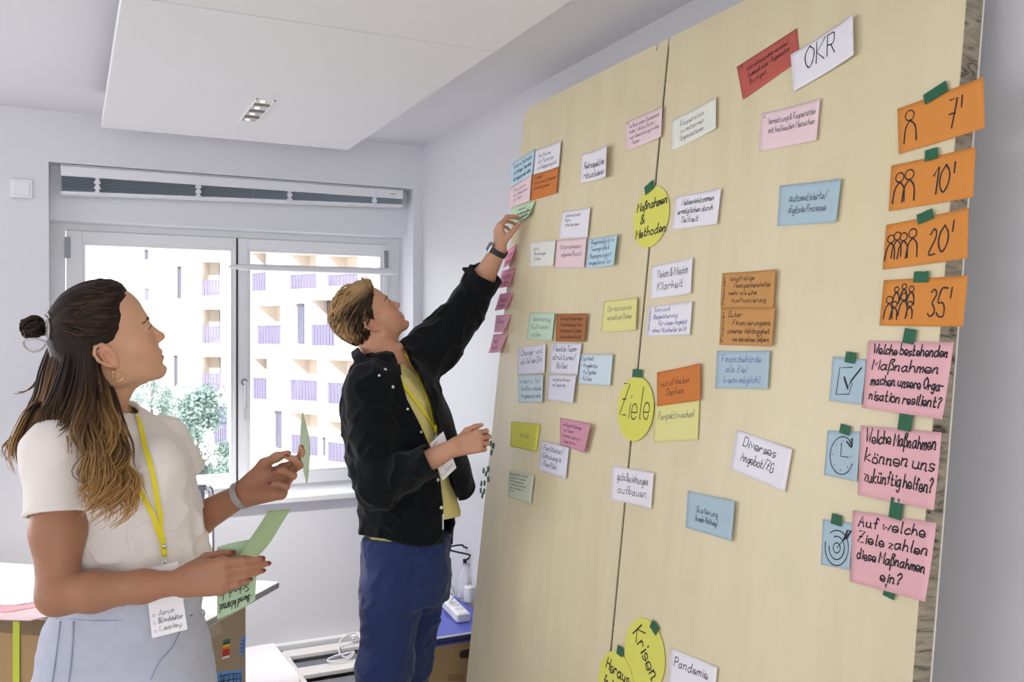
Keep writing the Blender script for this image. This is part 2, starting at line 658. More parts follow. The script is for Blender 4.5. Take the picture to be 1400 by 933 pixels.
RL = [(196, 341, 203, 355, None, 'd'), (196, 394, 204, 411, None, 'd'), (215, 368, 220, 411, None, 's'), (241, 364, 248, 409, None, 'w'), (275, 358, 301, 405, 383, 'b'),
      (231, 424.6, 251.5, 470, None, 's'), (276, 423, 301.4, 470, 446, 'b'), (236.5, 486, 243, 530, None, 'w'), (276, 488, 302, 534, 511, 'b'),
      (243, 546, 259, 571, None, 's'), (292, 556, 310.5, 608, 581, 'd'), (279, 558, 288, 577, None, 'd')]
RR = [(343.5, 345, 364, 398, 373, 'B'), (395.6, 347, 433, 395, 375, 'b'), (447, 349, 489, 391, 375, 'b'), (351, 418, 384, 471, 445, 'b'), (401, 415, 416.4, 471, None, 'w'),
      (425, 410, 458, 473, 444, 'B'), (345, 490.5, 365, 546, 517, 'B'), (368, 488, 385, 550, None, 's'), (396, 491, 434, 548, 520, 'b'), (447, 493, 485, 553, 524, 'b'),
      (371, 562, 385, 614, None, 'w'), (397, 566, 435, 622, 596, 'b'), (447, 578, 492, 633, 607, 'b'), (437, 598, 445, 624, None, 'd')]
_l0, _l1 = (120 - 700) / F * 50, (318 - 700) / F * 50
facade('apartment_house', 'cream apartment house seen through the left sash, with a column of small railed balconies', (_l0, 50), (_l1, 50), (-9.5, 12), RL, 9)
facade('apartment_house', 'cream apartment house seen through the right sash, with broad railed loggias', (_l1 + .05, 49.9), ((640 - 700) / F * 40, 40), (-9.5, 13), RR, 9)
_g = MB().box((-40, 8, -9.8), (60, 80, -9.5))
structure('ground_outside', _g, mat('pale paving', 'cfcac2', rough=.9))


def tree(px, py, D, rad, hgt, n, seed, label):
    rnd = random.Random(seed)
    top = at(px, py, D)
    r = empty('street_tree', (top[0], top[1], -9.5))
    tag(r, label, 'tree', 'street trees')
    zt = top[2] + 9.5
    MB().tube([(0, 0, 0), (.05, .02, zt * .5), (0, 0, zt * .93)], [.16, .11, .03], 8).build('trunk', mat('bark', '6f665f', rough=.9), r, True)
    lv = MB()
    br = []
    for i in range(46):
        a = rnd.random() * 6.28
        k = rnd.random()
        rr = rad * (0.35 + .65 * (1 - abs(2 * k - 0.9))) * rnd.uniform(.55, 1.0)
        br.append((math.cos(a) * rr, math.sin(a) * rr, zt - hgt + hgt * k, rad * rnd.uniform(.16, .30)))
    for i in range(n):
        bx, by, bz, bs = br[i % len(br)]
        c = np.array([bx + rnd.gauss(0, bs * .6), by + rnd.gauss(0, bs * .6), bz + rnd.gauss(0, bs * .6)])
        d = np.array([rnd.gauss(0, 1) for _ in range(3)]) + np.array([bx, by, .5]) * .8
        d /= np.linalg.norm(d)
        e = np.cross(d, [rnd.gauss(0, 1) for _ in range(3)])
        e /= np.linalg.norm(e) + 1e-9
        l, w = rad * rnd.uniform(.07, .13), rad * rnd.uniform(.03, .05)
        q = np.cross(d, e) * w * .3
        lv.add([c, c + d * l * .5 + e * w + q, c + d * l, c + d * l * .5 - e * w + q], [(0, 1, 2, 3)])
    lv.build('foliage', mat('blue green leaves', '8da39c', rough=.7, noise=(1.5, .35)), r)


tree(270, 540, 26, 1.15, 4.2, 9000, 3, 'blue-green tree at the lower right of the left sash')
tree(207, 508, 34, 0.95, 3.4, 5000, 8, 'blue-green tree peeping out behind the woman\'s neck')
# ------------------------------------------------------------------ handwriting: a single-stroke alphabet
# each pair is x (0-9) and y (hex): 0 descender, 4 baseline, 9 x-height, e ascender
GL = {
 'a': '58 39 18 06 14 34 57/59 55 64', 'b': '0e 04/07 29 48 56 44 14 05', 'c': '58 39 18 06 14 34 55', 'd': '58 39 18 06 14 34 56/5e 55 64',
 'e': '06 56 48 29 08 05 24 44 55', 'f': '4d 3e 2d 24/09 39', 'g': '58 39 18 06 14 34 57/59 52 30 11', 'h': '0e 04/06 29 48 54', 'i': '19 14/1c 1b',
 'j': '29 21 10/2c 2b', 'k': '0e 04/49 06 54', 'l': '1e 15 24', 'm': '09 04/07 29 38 34/37 59 68 64', 'n': '09 04/07 29 48 44 54', 'o': '29 08 05 24 44 56 48 29',
 'p': '09 00/08 29 48 56 44 05', 'q': '58 39 18 06 14 34 57/59 50', 'r': '09 04/07 29 48', 's': '48 29 08 16 46 45 24 04', 't': '1d 15 24 44/09 39',
 'u': '09 05 24 44 56/59 55 64', 'v': '09 24 49', 'w': '09 14 37 54 79', 'x': '09 44/49 04', 'y': '09 15 34/59 31 10', 'z': '09 49 04 44',
 'ä': '58 39 18 06 14 34 57/59 55 64/1c 1b/4c 4b', 'ö': '29 08 05 24 44 56 48 29/1c 1b/4c 4b', 'ü': '09 05 24 44 56/59 55 64/1c 1b/4c 4b', 'ß': '00 0c 2e 4d 2a 48 45 24',
 'A': '04 3e 64/18 58', 'B': '04 0e/0e 3e 4c 3a 09/09 49 57 45 04', 'C': '6c 4e 2e 0b 07 14 44 66', 'D': '04 0e/0e 4e 6b 67 44 04', 'E': '6e 0e 04 64/09 49',
 'F': '6e 0e 04/09 49', 'G': '6c 4e 2e 0b 07 14 44 66 69 49', 'H': '0e 04/6e 64/09 69', 'I': '1e 14', 'J': '4e 46 24 05', 'K': '0e 04/6e 09 64', 'L': '0e 04 54',
 'M': '04 0e 38 7e 74', 'N': '04 0e 64 6e', 'O': '3e 0b 07 34 67 6b 3e', 'P': '04 0e/0e 4e 5c 49 09', 'R': '04 0e/0e 4e 5c 49 09/29 64', 'S': '5d 3e 0c 19 48 56 34 04',
 'T': '0e 6e/3e 34', 'U': '0e 06 34 66 6e', 'V': '0e 34 6e', 'W': '0e 24 4b 64 8e', 'Z': '0e 6e 04 64/19 49',
 '0': '3e 0b 07 34 67 6b 3e', '1': '0b 3e 34', '2': '0c 2e 4d 4a 04 54', '3': '0d 2e 4c 29 47 45 24 05', '4': '3e 07 57/48 44', '5': '5e 1e 09 39 57 54 24 05',
 '7': '0e 5e 24/09 49', "'": '1f 1b', '&': '64 0b 2e 3c 06 14 34 68', '/': '03 5f', '-': '08 38', '?': '0c 2e 4c 28 26/24 25', '(': '2f 0b 07 23', ')': '0f 2b 27 03',
 '.': '04 05', ',': '14 03', ':': '04 05/08 09', '"': '0e 0c/2e 2c', '!': '1e 17/14 15', '+': '08 48/2a 26',
}
STRAIGHT = set('AEFHIKLMNTVWZkvwxz7147/-+\'"')


def pen_text(s, rnd, jit=0.35):
    """polylines of a written line, cap height 10 units, baseline at 0"""
    out, x = [], 0.0
    for ch in s:
        if ch == ' ':
            x += 3.2
            continue
        g = GL.get(ch)
        if g is None:
            continue
        w = 0
        dy = rnd.gauss(0, jit)
        sc = 1 + rnd.gauss(0, .05)
        for st in g.split('/'):
            pts = [(int(p[0]), int(p[1], 16) - 4) for p in st.split()]
            w = max(w, max(p[0] for p in pts))
            pp = [(x + p[0] * sc + rnd.gauss(0, jit * .5) + .16 * p[1], p[1] * sc + dy + rnd.gauss(0, jit * .5)) for p in pts]
            out.append(np.array(pp) if ch in STRAIGHT else catmull(pp, 4))
        x += w * sc + 2.1
    return out, x - 2.1


def stroke_mesh(mb, lines, surf, w, rnd):
    """flat pen strokes laid on a surface function (u,v)->(point, normal)"""
    for pl in lines:
        P, N = [], []
        for (u, v) in pl:
            p, n = surf(u, v)
            P.append(p + n * (0.00075 + rnd.random() * .0001))
            N.append(n)
        P = np.array(P)
        if len(P) < 2:
            continue
        D = np.gradient(P, axis=0)
        D /= np.linalg.norm(D, axis=1, keepdims=True) + 1e-12
        S = np.cross(D, np.array(N))
        ww = w * (1 + np.array([rnd.gauss(0, .10) for _ in P]))[:, None] / 2
        P = P.copy()
        P[0] -= D[0] * w * .4
        P[-1] += D[-1] * w * .4
        A, B = P + S * ww, P - S * ww
        b = len(mb.v)
        mb.v.extend(map(tuple, A))
        mb.v.extend(map(tuple, B))
        n = len(P)
        mb.f.extend([(b + i, b + n + i, b + n + i + 1, b + i + 1) for i in range(n - 1)])


# ------------------------------------------------------------------ the two leaning boards
TH = math.atan(BT)
ST, CT = math.sin(TH), math.cos(TH)
BY0 = 3.071                                        # far end of the boards
B_O = Vector((BX - H * BT, BY0, 0.0))
B_R = Matrix(((0, ST, -CT), (-1, 0, 0), (0, CT, ST)))   # columns: along the board, up the board, out of the board


def b_mat(a, b, c=0.0):
    return Matrix.Translation(B_O + B_R @ Vector((a, b, c))) @ B_R.to_4x4()


def b_ab(x, y):
    p = on_board(x, y)
    return np.array([BY0 - p[1], p[2] / CT])


def plywood():
    m = bpy.data.materials.new('birch plywood')
    m.use_nodes = True
    nt = m.node_tree
    b = nt.nodes['Principled BSDF']
    b.inputs['Roughness'].default_value = 0.42
    b.inputs['Specular IOR Level'].default_value = 0.42
    tc = nt.nodes.new('ShaderNodeTexCoord')
    mp = nt.nodes.new('ShaderNodeMapping')
    mp.inputs['Scale'].default_value = (9, .8, 9)
    nt.links.new(tc.outputs['Object'], mp.inputs[0])
    n = nt.nodes.new('ShaderNodeTexNoise')
    n.inputs['Scale'].default_value = 1.6
    n.inputs['Detail'].default_value = 6
    n.inputs['Distortion'].default_value = .6
    nt.links.new(mp.outputs[0], n.inputs['Vector'])
    cr = nt.nodes.new('ShaderNodeValToRGB')
    cr.color_ramp.elements[0].position = .3
    cr.color_ramp.elements[0].color = (*lin('dacda8'), 1)
    cr.color_ramp.elements[1].position = .7
    cr.color_ramp.elements[1].color = (*lin('dfd3b1'), 1)
    nt.links.new(n.outputs['Fac'], cr.inputs[0])
    # faint smudges
    n2 = nt.nodes.new('ShaderNodeTexNoise')
    n2.inputs['Scale'].default_value = 5
    n2.inputs['Detail'].default_value = 5
    nt.links.new(tc.outputs['Object'], n2.inputs['Vector'])
    mr = nt.nodes.new('ShaderNodeMapRange')
    mr.inputs[1].default_value = .3
    mr.inputs[2].default_value = .45
    mr.inputs[3].default_value = .95
    mr.inputs[4].default_value = 1.0
    nt.links.new(n2.outputs['Fac'], mr.inputs[0])
    mx = nt.nodes.new('ShaderNodeMix')
    mx.data_type = 'RGBA'
    mx.blend_type = 'MULTIPLY'
    mx.inputs[0].default_value = 1
    nt.links.new(cr.outputs[0], mx.inputs[6])
    nt.links.new(mr.outputs[0], mx.inputs[7])
    nt.links.new(mx.outputs[2], b.inputs['Base Color'])
    return m


def endgrain():
    m = bpy.data.materials.new('sawn wood edge')
    m.use_nodes = True
    nt = m.node_tree
    b = nt.nodes['Principled BSDF']
    b.inputs['Roughness'].default_value = 0.85
    tc = nt.nodes.new('ShaderNodeTexCoord')
    mp = nt.nodes.new('ShaderNodeMapping')
    mp.inputs['Scale'].default_value = (1, 34, 9)
    nt.links.new(tc.outputs['Object'], mp.inputs[0])
    n = nt.nodes.new('ShaderNodeTexNoise')
    n.inputs['Scale'].default_value = 1.7
    n.inputs['Detail'].default_value = 5
    n.inputs['Distortion'].default_value = 1.2
    nt.links.new(mp.outputs[0], n.inputs['Vector'])
    cr = nt.nodes.new('ShaderNodeValToRGB')
    e = cr.color_ramp.elements
    e[0].position = .33
    e[0].color = (*lin('2e2a24'), 1)
    e[1].position = .45
    e[1].color = (*lin('837a68'), 1)
    x = e.new(.7)
    x.color = (*lin('a29883'), 1)
    nt.links.new(n.outputs['Fac'], cr.inputs[0])
    nt.links.new(cr.outputs[0], b.inputs['Base Color'])
    return m


M_PLY, M_END = plywood(), endgrain()
M_LIP = mat('pale board rim', 'd8d3c6', rough=.6)
B_TOP = 2.456 / CT
B_T = 0.055


def board(label, a0, a1, notch, cut):
    r = empty('wooden_board')
    r.matrix_world = b_mat(a0, 0.008, 0)
    tag(r, label, 'board', 'plywood boards leaning on the wall')
    w, h = a1 - a0, B_TOP - 0.008
    c = 0.012 if cut else 0.002
    nx = notch
    out = [(0, 0), (w, 0), (w, h)]
    out += [(nx + .006, h), (nx + .006, h - .020), (nx - .006, h - .020), (nx - .006, h)] if nx else []
    out += [(c * 1.6, h), (0, h - c * 1.6)]
    n = len(out)
    t = .004
    # birch face sheet on a thick core with a pale rim at the back
    v = [(x, y, 0) for x, y in out] + [(x, y, -t) for x, y in out]
    MB().add(v, [tuple(range(n)), tuple(range(2 * n - 1, n - 1, -1))] + [(i, i + n, (i + 1) % n + n, (i + 1) % n) for i in range(n)]).build('face_sheet', M_PLY, r)
    MB().box((.0015, 0, -B_T + .004), (w - .0015, h - .021, -t)).build('core', M_END, r)
    MB().box((0, 0, -B_T), (w, h - .021, -B_T + .004)).build('back_sheet', M_LIP, r)
    return r


board('tall plywood board at the far end, next to the standing man', 0.0, 0.9130, 0.862, True)
board('tall plywood board nearest the camera, with its rough edge at the right', 0.9235, 1.897, None, False)

# ------------------------------------------------------------------ note cards
PAPER = {'white': 'eae7ee', 'cream': 'e6e7de', 'lav': 'dedeea', 'sky': 'bfdbe8', 'blue': 'adc4d0', 'pale': 'd0e0e8', 'pink': 'ecd2d6', 'rose': 'e8b4ba', 'hot': 'f09fba', 'candy': 'f4b4ca', 'mauve': 'd498aa',  # sky is lighter than blue: light falloff between the boards put into the paper
         'orange': 'd88e46', 'burnt': 'd07e42', 'brown': 'ac7146', 'tan': 'c8955c', 'red': 'bd6158', 'yellow': 'e2dd96', 'acid': 'd2d15c', 'lemon': 'dcd968', 'green': 'c2deba', 'mint': 'c6ddc6', 'sage': 'd2d9bf', 'olive': '94a57c', 'leaf': 'a8c29c'}


def pmat(c):
    return mat('paper ' + c, PAPER[c], rough=.85, spec=.2)


INK = {'k': mat('black marker', '1d1c22', rough=.6), 'b': mat('blue marker', '3c4f9c', rough=.6), 'n': mat('navy marker', '2b2f52', rough=.6),
       'g': mat('grey fineliner', '6b6770', rough=.6), 'd': mat('dark brown marker', '3a2320', rough=.6)}
CARDS = []


def card_geo(w, h, curl, quad=None):
    """surface function in the card's own frame, u,v in metres from its lower left corner"""
    kind, amt = curl

    def surf(u, v):
        a, b = u / w, v / h
        if quad is not None:
            q = (1 - a) * (1 - b) * quad[0] + a * (1 - b) * quad[1] + a * b * quad[2] + (1 - a) * b * quad[3]
        else:
            q = np.array([u - w / 2, v - h / 2])
        z = 0.0
        if kind == 'r':
            z = amt * max(0, a - .35) ** 2 / .42
        elif kind == 'b':
            z = amt * (1 - b) ** 2
        elif kind == 'br':
            z = amt * max(0, (a + (1 - b)) / 2 - .3) ** 2 / .49
        elif kind == 'l':
            z = amt * max(0, .65 - a) ** 2 / .42
        elif kind == 'w':
            z = amt * (.5 + .5 * math.sin(a * 15 + 1.0)) * (.4 + .6 * a) * (.6 + .4 * b)
        return np.array([q[0], q[1], z])

    def full(u, v):
        p = surf(u, v)
        e = 1e-3
        n = np.cross(surf(u + e, v) - p, surf(u, v + e) - p)
        n /= np.linalg.norm(n)
        return p, n
    return full


def grid_sheet(full, w, h, nu=12, nv=10, t=.0005):
    P = []
    for side in (1, 0):
        for j in range(nv + 1):
            for i in range(nu + 1):
                p, n = full(w * i / nu, h * j / nv)
                P.append(p + n * (t if side else 0))
    m = (nu + 1) * (nv + 1)
    f = []
    for j in range(nv):
        for i in range(nu):
            a = j * (nu + 1) + i
            f.append((a, a + 1, a + nu + 2, a + nu + 1))
            f.append((m + a, m + a + nu + 1, m + a + nu + 2, m + a + 1))
    ring = [i for i in range(nu + 1)] + [j * (nu + 1) + nu for j in range(1, nv + 1)] + [nv * (nu + 1) + i for i in range(nu - 1, -1, -1)] + [j * (nu + 1) for j in range(nv - 1, 0, -1)]
    for k in range(len(ring)):
        a, b = ring[k], ring[(k + 1) % len(ring)]
        f.append((m + a, m + b, b, a))
    return P, f


def layout(lines, w, h, mg, rnd, cond=1.0):
    """fit lines of text on a card, returns polylines in metres"""
    l, t, r, b = mg
    W, Hh = w * (1 - l - r), h * (1 - t - b)
    rows = [pen_text(s.lstrip(' '), rnd) for s in lines]
    ind = [(len(s) - len(s.lstrip(' '))) * .03 * w for s in lines]
    longest = max((x + 1e-6) for _, x in rows)
    pitch = Hh / len(lines)
    ky = pitch / 15.5
    out = []
    for i, (pl, x) in enumerate(rows):
        kx = min(ky * 1.15, (W - ind[i]) / max(x, 8)) * cond
        kx = max(kx, ky * .32)
        base = h * (1 - t) - pitch * (i + .72)
        for p in pl:
            out.append(np.column_stack([l * w + ind[i] + p[:, 0] * kx, base + p[:, 1] * ky]))
    return out


_cn = [0]


def card(quad, color, lines, label, pen='k', sw=.0016, mg=(.12, .10, .10, .10), curl=('r', .007), layer=0, cat='note card', group='note cards pinned on the boards', name='note_card', icons=None, corner=None, side=None):
    """quad: the card's corners in the photo, top-left first, clockwise"""
    _cn[0] += 1
    rnd = random.Random(_cn[0] * 7)
    q = np.array([b_ab(*p) for p in quad])
    c = q.mean(axis=0)
    tl, tr, br, bl = q - c
    w = (np.linalg.norm(tr - tl) + np.linalg.norm(br - bl)) / 2
    h = (np.linalg.norm(tl - bl) + np.linalg.norm(tr - br)) / 2
    full = card_geo(w, h, curl, [bl, br, tr, tl])
    v, f = grid_sheet(full, w, h)
    o = obj(name, v, f, pmat(color), None, True)
    o.matrix_world = b_mat(c[0], c[1], 0.0011 + layer * .0014)
    tag(o, label, cat, group)
    mb = MB()
    if lines:
        stroke_mesh(mb, layout(lines, w, h, mg, rnd), full, sw, rnd)
    if corner:
        pl, x = pen_text(corner, rnd)
        stroke_mesh(mb, [np.column_stack([w * .05 + p[:, 0] * .0009, h * .86 + p[:, 1] * .0009]) for p in pl], full, sw * .8, rnd)
    if side:
        pl, x = pen_text(side, rnd)
        k = h * .8 / x
        stroke_mesh(mb, [np.column_stack([w * .07 - p[:, 1] * .0008, h * .08 + p[:, 0] * k]) for p in pl], full, sw * .9, rnd)
    if mb.v:
        mb.build('writing', INK[pen], o)
    if icons:
        ib = MB()
        for (pts, wd) in icons:
            stroke_mesh(ib, [np.array([(p[0] * w, p[1] * h) for p in pts])], full, wd, rnd)
        ib.build('drawing', INK[pen], o)
    return o


def Q(ox, oy, s, *pts):
    return [(ox + x / s, oy + y / s) for x, y in pts]


def zq(ox, oy, s):
    return lambda *p: Q(ox, oy, s, *p)


z = zq(680, 180, 7.18)
card(z((135, 320), (380, 170), (355, 425), (135, 545)), 'sky', ['Positive Methoden', ' im "richtigen" Team leben', 'durchgesprochen haben'], 'light blue card at the top left of the far board, beside a white one', pen='n', sw=.0019, curl=('r', .004))
card(z((380, 185), (648, 95), (628, 345), (360, 425)), 'white', ['die Räume', 'für Personen', 'zur Begegnung sind'], 'white card above the orange card at the top of the far board', pen='n', sw=.0015, layer=1, mg=(.14, .18, .12, .1))
card(z((355, 425), (620, 350), (600, 605), (330, 680)), 'burnt', ['Angebot', 'von unterstützenden', 'Leistung haben'], 'orange card in the cluster at the top of the far board', sw=.0016, layer=0, mg=(.08, .06, .08, .34))
card(z((125, 560), (350, 420), (330, 680), (115, 760)), 'pink', ['Planung von', ' gr. Lebensraum', ' gr. Welt'], 'pink card right above the green card the man is pressing on', pen='g', sw=.0014, layer=1, curl=('r', .003), mg=(.2, .15, .15, .2))
card(z((150, 750), (385, 680), (345, 850), (150, 920)), 'green', ['zwei mal!', 'neue Ideen und Räume', 'und Angebote finden'], 'green card on the far board under the raised hand of the man', pen='n', sw=.0015, layer=2, curl=('br', .018), mg=(.25, .1, .1, .1))
z = zq(640, 170, 3.887)
card(z((605, 160), (768, 115), (762, 285), (597, 312)), 'white', ['Retrospektiven', 'ritualisieren'], 'white card reading Retrospektiven ritualisieren near the top of the far board', sw=.0026, curl=('r', .02), mg=(.12, .3, .12, .04))
z = zq(715, 270, 9.333)
card(z((505, 185), (888, 128), (850, 515), (468, 530)), 'white', ['Unterstützend', 'Boot +', 'Arbeitsgruppen'], 'white card standing on the pink card reading eigenes Board', pen='g', sw=.0015, layer=0, curl=('r', .007), mg=(.15, .1, .35, .4))
card(z((90, 575), (440, 545), (405, 880), (85, 885)), 'cream', ['gute', ' Beziehungen', ' & Idee'], 'cream card left of the pink card reading eigenes Board', pen='g', sw=.0013, curl=('r', .005), mg=(.17, .18, .35, .2))
card(z((440, 550), (835, 520), (800, 900), (410, 905)), 'pink', ['Unternehmens-', '  eigenes Board'], 'pink card reading eigenes Board, between a cream card and a blue card', pen='n', sw=.0014, layer=1, curl=('r', .004), mg=(.14, .14, .14, .34))
card(z((845, 530), (1255, 480), (1205, 875), (805, 905)), 'sky', ['Regelmäßig für im', 'Teamgröße &', 'Begegnungsort', 'eingeplan in/Tour'], 'blue card at the right end of the row of three below the man\'s hand', pen='n', sw=.0016, curl=('r', .013), mg=(.1, .04, .12, .04))
for i, (qd, tx) in enumerate([
        (((693, 343), (707, 334), (704.3, 362), (688.9, 366.5)), ['Team', 'regeln']),
        (((687.3, 370.6), (705, 366.5), (702.6, 393), (680, 394.7)), ['Vertrag', 'lockern']),
        (((684, 402), (702.6, 400.3), (697.8, 423.6), (676.9, 425.2)), ['Umgang', 'Ordnen']),
        (((678.5, 431.7), (699.4, 430), (695.4, 455), (676, 455)), ['Dialog', '']),
        (((675.3, 457.4), (694.6, 455.8), (689.8, 483), (668.8, 483)), ['neu', 'laden'])]):
    card(qd, 'hot' if i < 3 else 'candy', tx, ['topmost pink sticky note at the left edge of the far board, partly behind the wrist', 'second pink sticky note from the top at the left edge of the far board', 'third pink sticky note from the top, middle of the five along the left edge', 'fourth pink sticky note from the top at the left edge of the far board', 'lowest pink sticky note in the row of five along the left edge'][i],
         pen='n', sw=.0015, curl=('br', .022), mg=(.15, .2, .1, .1), cat='sticky note', group='pink sticky notes along the board edge', name='sticky_note')
z = zq(700, 410, 6.22)
card(z((155, 110), (378, 115), (355, 348), (125, 340)), 'mint', ['Verantwortung', 'Kultivieren!', 'wollen'], 'mint green card touching the brown card in the middle of the far board', pen='g', sw=.0015, curl=('r', .006), mg=(.15, .1, .15, .05))
card(z((385, 120), (662, 120), (640, 360), (375, 355)), 'brown', ['Gering Reibereien', 'Arbeitsbedürfnis', 'kompetent & teilen,', 'von anderen & über'], 'brown card with dense dark writing on the far board', pen='d', sw=.0019, curl=('r', .008), layer=1, mg=(.14, .08, .12, .06))
card(z((60, 410), (305, 375), (295, 625), (50, 640)), 'lav', ['Change - und', 'als Teil der DNA'], 'pale lavender card reading Change on the far board', pen='n', sw=.0020, layer=1, curl=('r', .006), mg=(.12, .08, .12, .3))
card(z((340, 370), (610, 375), (575, 640), (325, 625)), 'lav', ['Flexible Team-', 'strukturen/', '     Rollen'], 'pale lavender card reading Flexible Team-strukturen Rollen', pen='n', sw=.0022, layer=2, curl=('r', .004), mg=(.1, .06, .12, .1))
card(z((575, 465), (880, 465), (855, 735), (570, 715)), 'pale', ['Klarheit', '- Angebote', '- Aufgabe', '- Rollen'], 'pale blue card reading Klarheit with a short list', pen='n', sw=.0017, layer=1, curl=('r', .006), mg=(.08, .05, .42, .06))
card(z((55, 645), (290, 640), (280, 875), (55, 875)), 'pale', ['Arbeit in "Zoo"', ' Das Büro - arbeiten', ' Wir gehen da weiter'], 'pale blue card hanging below the lavender card reading Change', pen='n', sw=.0015, curl=('r', .010), mg=(.08, .1, .06, .1))
card(z((315, 640), (575, 645), (545, 885), (300, 850)), 'lav', ['externe Person', 'im Experten'], 'lavender white card below the one reading Flexible Team-strukturen', pen='n', sw=.0014, curl=('r', .010), layer=1, mg=(.18, .08, .2, .5))
z = zq(820, 340, 3.333)
card(z((20, 240), (182, 222), (175, 372), (5, 385)), 'yellow', ['Governance', 'verantwortlichen'], 'pale yellow card reading Governance left of the board joint', pen='g', sw=.0015, curl=('r', .007), mg=(.14, .14, .14, .3))
z = zq(690, 560, 6.66)
card(z((68, 110), (330, 140), (295, 385), (55, 340)), 'acid', ['Werte'], 'wavy acid yellow card low on the far board', pen='g', sw=.0015, curl=('w', .006), mg=(.3, .3, .35, .35))
card(z((510, 75), (828, 140), (765, 400), (505, 330)), 'mauve', ['ein Beschäftigungen', ' im Team', 'können oder nur', ' Gespräche'], 'dusky pink card curling at its right edge low on the far board', pen='n', sw=.0013, curl=('r', .016), mg=(.1, .12, .3, .1))
card(z((350, 290), (605, 350), (575, 635), (318, 550)), 'lav', ['Facilitator/', 'Schulung in', '  Konflikt'], 'lavender white card overlapping the dusky pink card\'s lower corner', pen='k', sw=.0021, layer=2, curl=('r', .004), mg=(.1, .08, .2, .12))
card(z((40, 560), (285, 605), (255, 865), (35, 800)), 'sage', ['Das alles fällt zum Thema +', 'dass & damit zusammen', 'Ziele Gruppe setzen', '+ weitere auf einen Wert', 'oder auch gleich so', 'weiter'], 'pale sage green card, lowest on the far board', pen='g', sw=.0012, curl=('r', .006), mg=(.06, .03, .06, .2))
z = zq(830, 130, 3.456)
card(z((90, 130), (275, 55), (268, 200), (95, 265)), 'pink', ['Aufbau einer Datenbank', 'oder Ablaufplan -', 'zur Gestaltung in das', '  Team'], 'pink card crossing the board joint near the top', pen='n', sw=.0014, layer=1, corner='4)', mg=(.1, .12, .08, .1))
card(z((308, 120), (527, 12), (525, 160), (305, 265)), 'cream', ['Kooperation', 'zu externen', 'Organisationen'], 'tilted cream card right of the pink card at the board joint', pen='g', sw=.0016, curl=('r', .007), mg=(.2, .16, .28, .12))
card(z((328, 480), (550, 443), (530, 612), (305, 637)), 'white', ['  Nebeneinkommen', 'ermöglichen durch', '   Teilzeit'], 'white card reading Nebeneinkommen ermöglichen durch Teilzeit', sw=.0021, curl=('r', .006), mg=(.1, .1, .14, .1))
z = zq(820, 340, 3.333)
card(z((240, 80), (433, 43), (425, 205), (230, 232)), 'white', ['Vision & Mission', ' Klarheit'], 'white card reading Vision & Mission Klarheit', sw=.0021, curl=('r', .006), mg=(.14, .14, .1, .14))
card(z((225, 265), (432, 242), (420, 395), (210, 400)), 'white', ['Sinn und', 'Begeisterung', '    für unser Angebot', 'ohne Mitarbeiter im WA'], 'white card with blue writing reading Sinn und Begeisterung', pen='b', sw=.0015, curl=('r', .006), side='Motivation', mg=(.15, .04, .08, .06))
z = zq(960, 360, 5.183)
card(z((145, 72), (543, 48), (525, 318), (132, 318)), 'tan', ['langfristige', '   Finanzpartnerschaften', 'mehr als eine', '  Ausfinanzierung'], 'tan orange card reading langfristige, upper of the two stacked ones', pen='d', sw=.0015, curl=('r', .008), side='Finanzen', mg=(.15, .08, .08, .1))
card(z((140, 320), (540, 318), (515, 592), (128, 580)), 'tan', ['Guter', '   Finanzierungsmix', 'unserer Abhängigkeit', '   von einzelnen Gebern'], 'tan orange card reading Guter, lower of the two stacked ones', pen='d', sw=.0017, curl=('r', .007), side='Finanzen', layer=1, mg=(.15, .08, .06, .05))
card(z((110, 622), (495, 622), (480, 893), (95, 888)), 'blue', ['Finanzbehörde', '   als Ziel', '  (wenn möglich)'], 'light blue card with blue writing below the two tan cards', pen='b', sw=.0014, curl=('r', .005), mg=(.1, .1, .16, .08))
z = zq(820, 340, 3.333)
card(z((265, 565), (470, 525), (470, 690), (265, 720)), 'burnt', ['out of the box', '    Denken'], 'burnt orange card beside the yellow circle reading Ziele', pen='d', sw=.0016, layer=1, curl=('r', .006), mg=(.1, .25, .26, .2))
card(z((248, 710), (460, 690), (452, 872), (245, 885)), 'yellow', ['Perspektivwechsel'], 'pale yellow card reading Perspektivwechsel under the burnt orange card', pen='g', sw=.0015, curl=('r', .003), mg=(.12, .2, .1, .5))
z = zq(800, 560, 2.5)
card(z((520, 70), (715, 137), (690, 283), (497, 205)), 'white', ['Diverses', 'Angebot/ZG'], 'tilted white card reading Diverses Angebot/ZG', sw=.0022, curl=('r', .005), mg=(.16, .08, .26, .22))
card(z((352, 278), (522, 315), (510, 452), (345, 405)), 'blue', ['Skalierung', '(in mehr Richtung)'], 'light blue card reading Skalierung, low on the near board', pen='n', sw=.0016, curl=('r', .008), mg=(.2, .34, .34, .2))
card(z((97, 192), (242, 218), (232, 340), (88, 308)), 'white', ['gute Beziehungen', ' aufbauen'], 'white card reading gute Beziehungen aufbauen, across the board joint', sw=.0019, layer=1, curl=('r', .004), mg=(.14, .12, .12, .16))
z = zq(1000, 20, 4.663)
card(z((40, 335), (420, 88), (438, 290), (80, 543)), 'red', ['Entwicklung einer sozialen/', 'Kommunikation - Organisation', 'Budget'], 'red card half covered by the white card reading OKR', pen='d', sw=.0016, corner='4)', curl=('l', .002), mg=(.16, .14, .14, .22))
card(z((388, 260), (803, 8), (808, 265), (408, 495)), 'white', ['OKR'], 'white card reading OKR at the top of the near board', pen='k', sw=.0030, layer=3, curl=('r', .008), mg=(.22, .06, .3, .16))
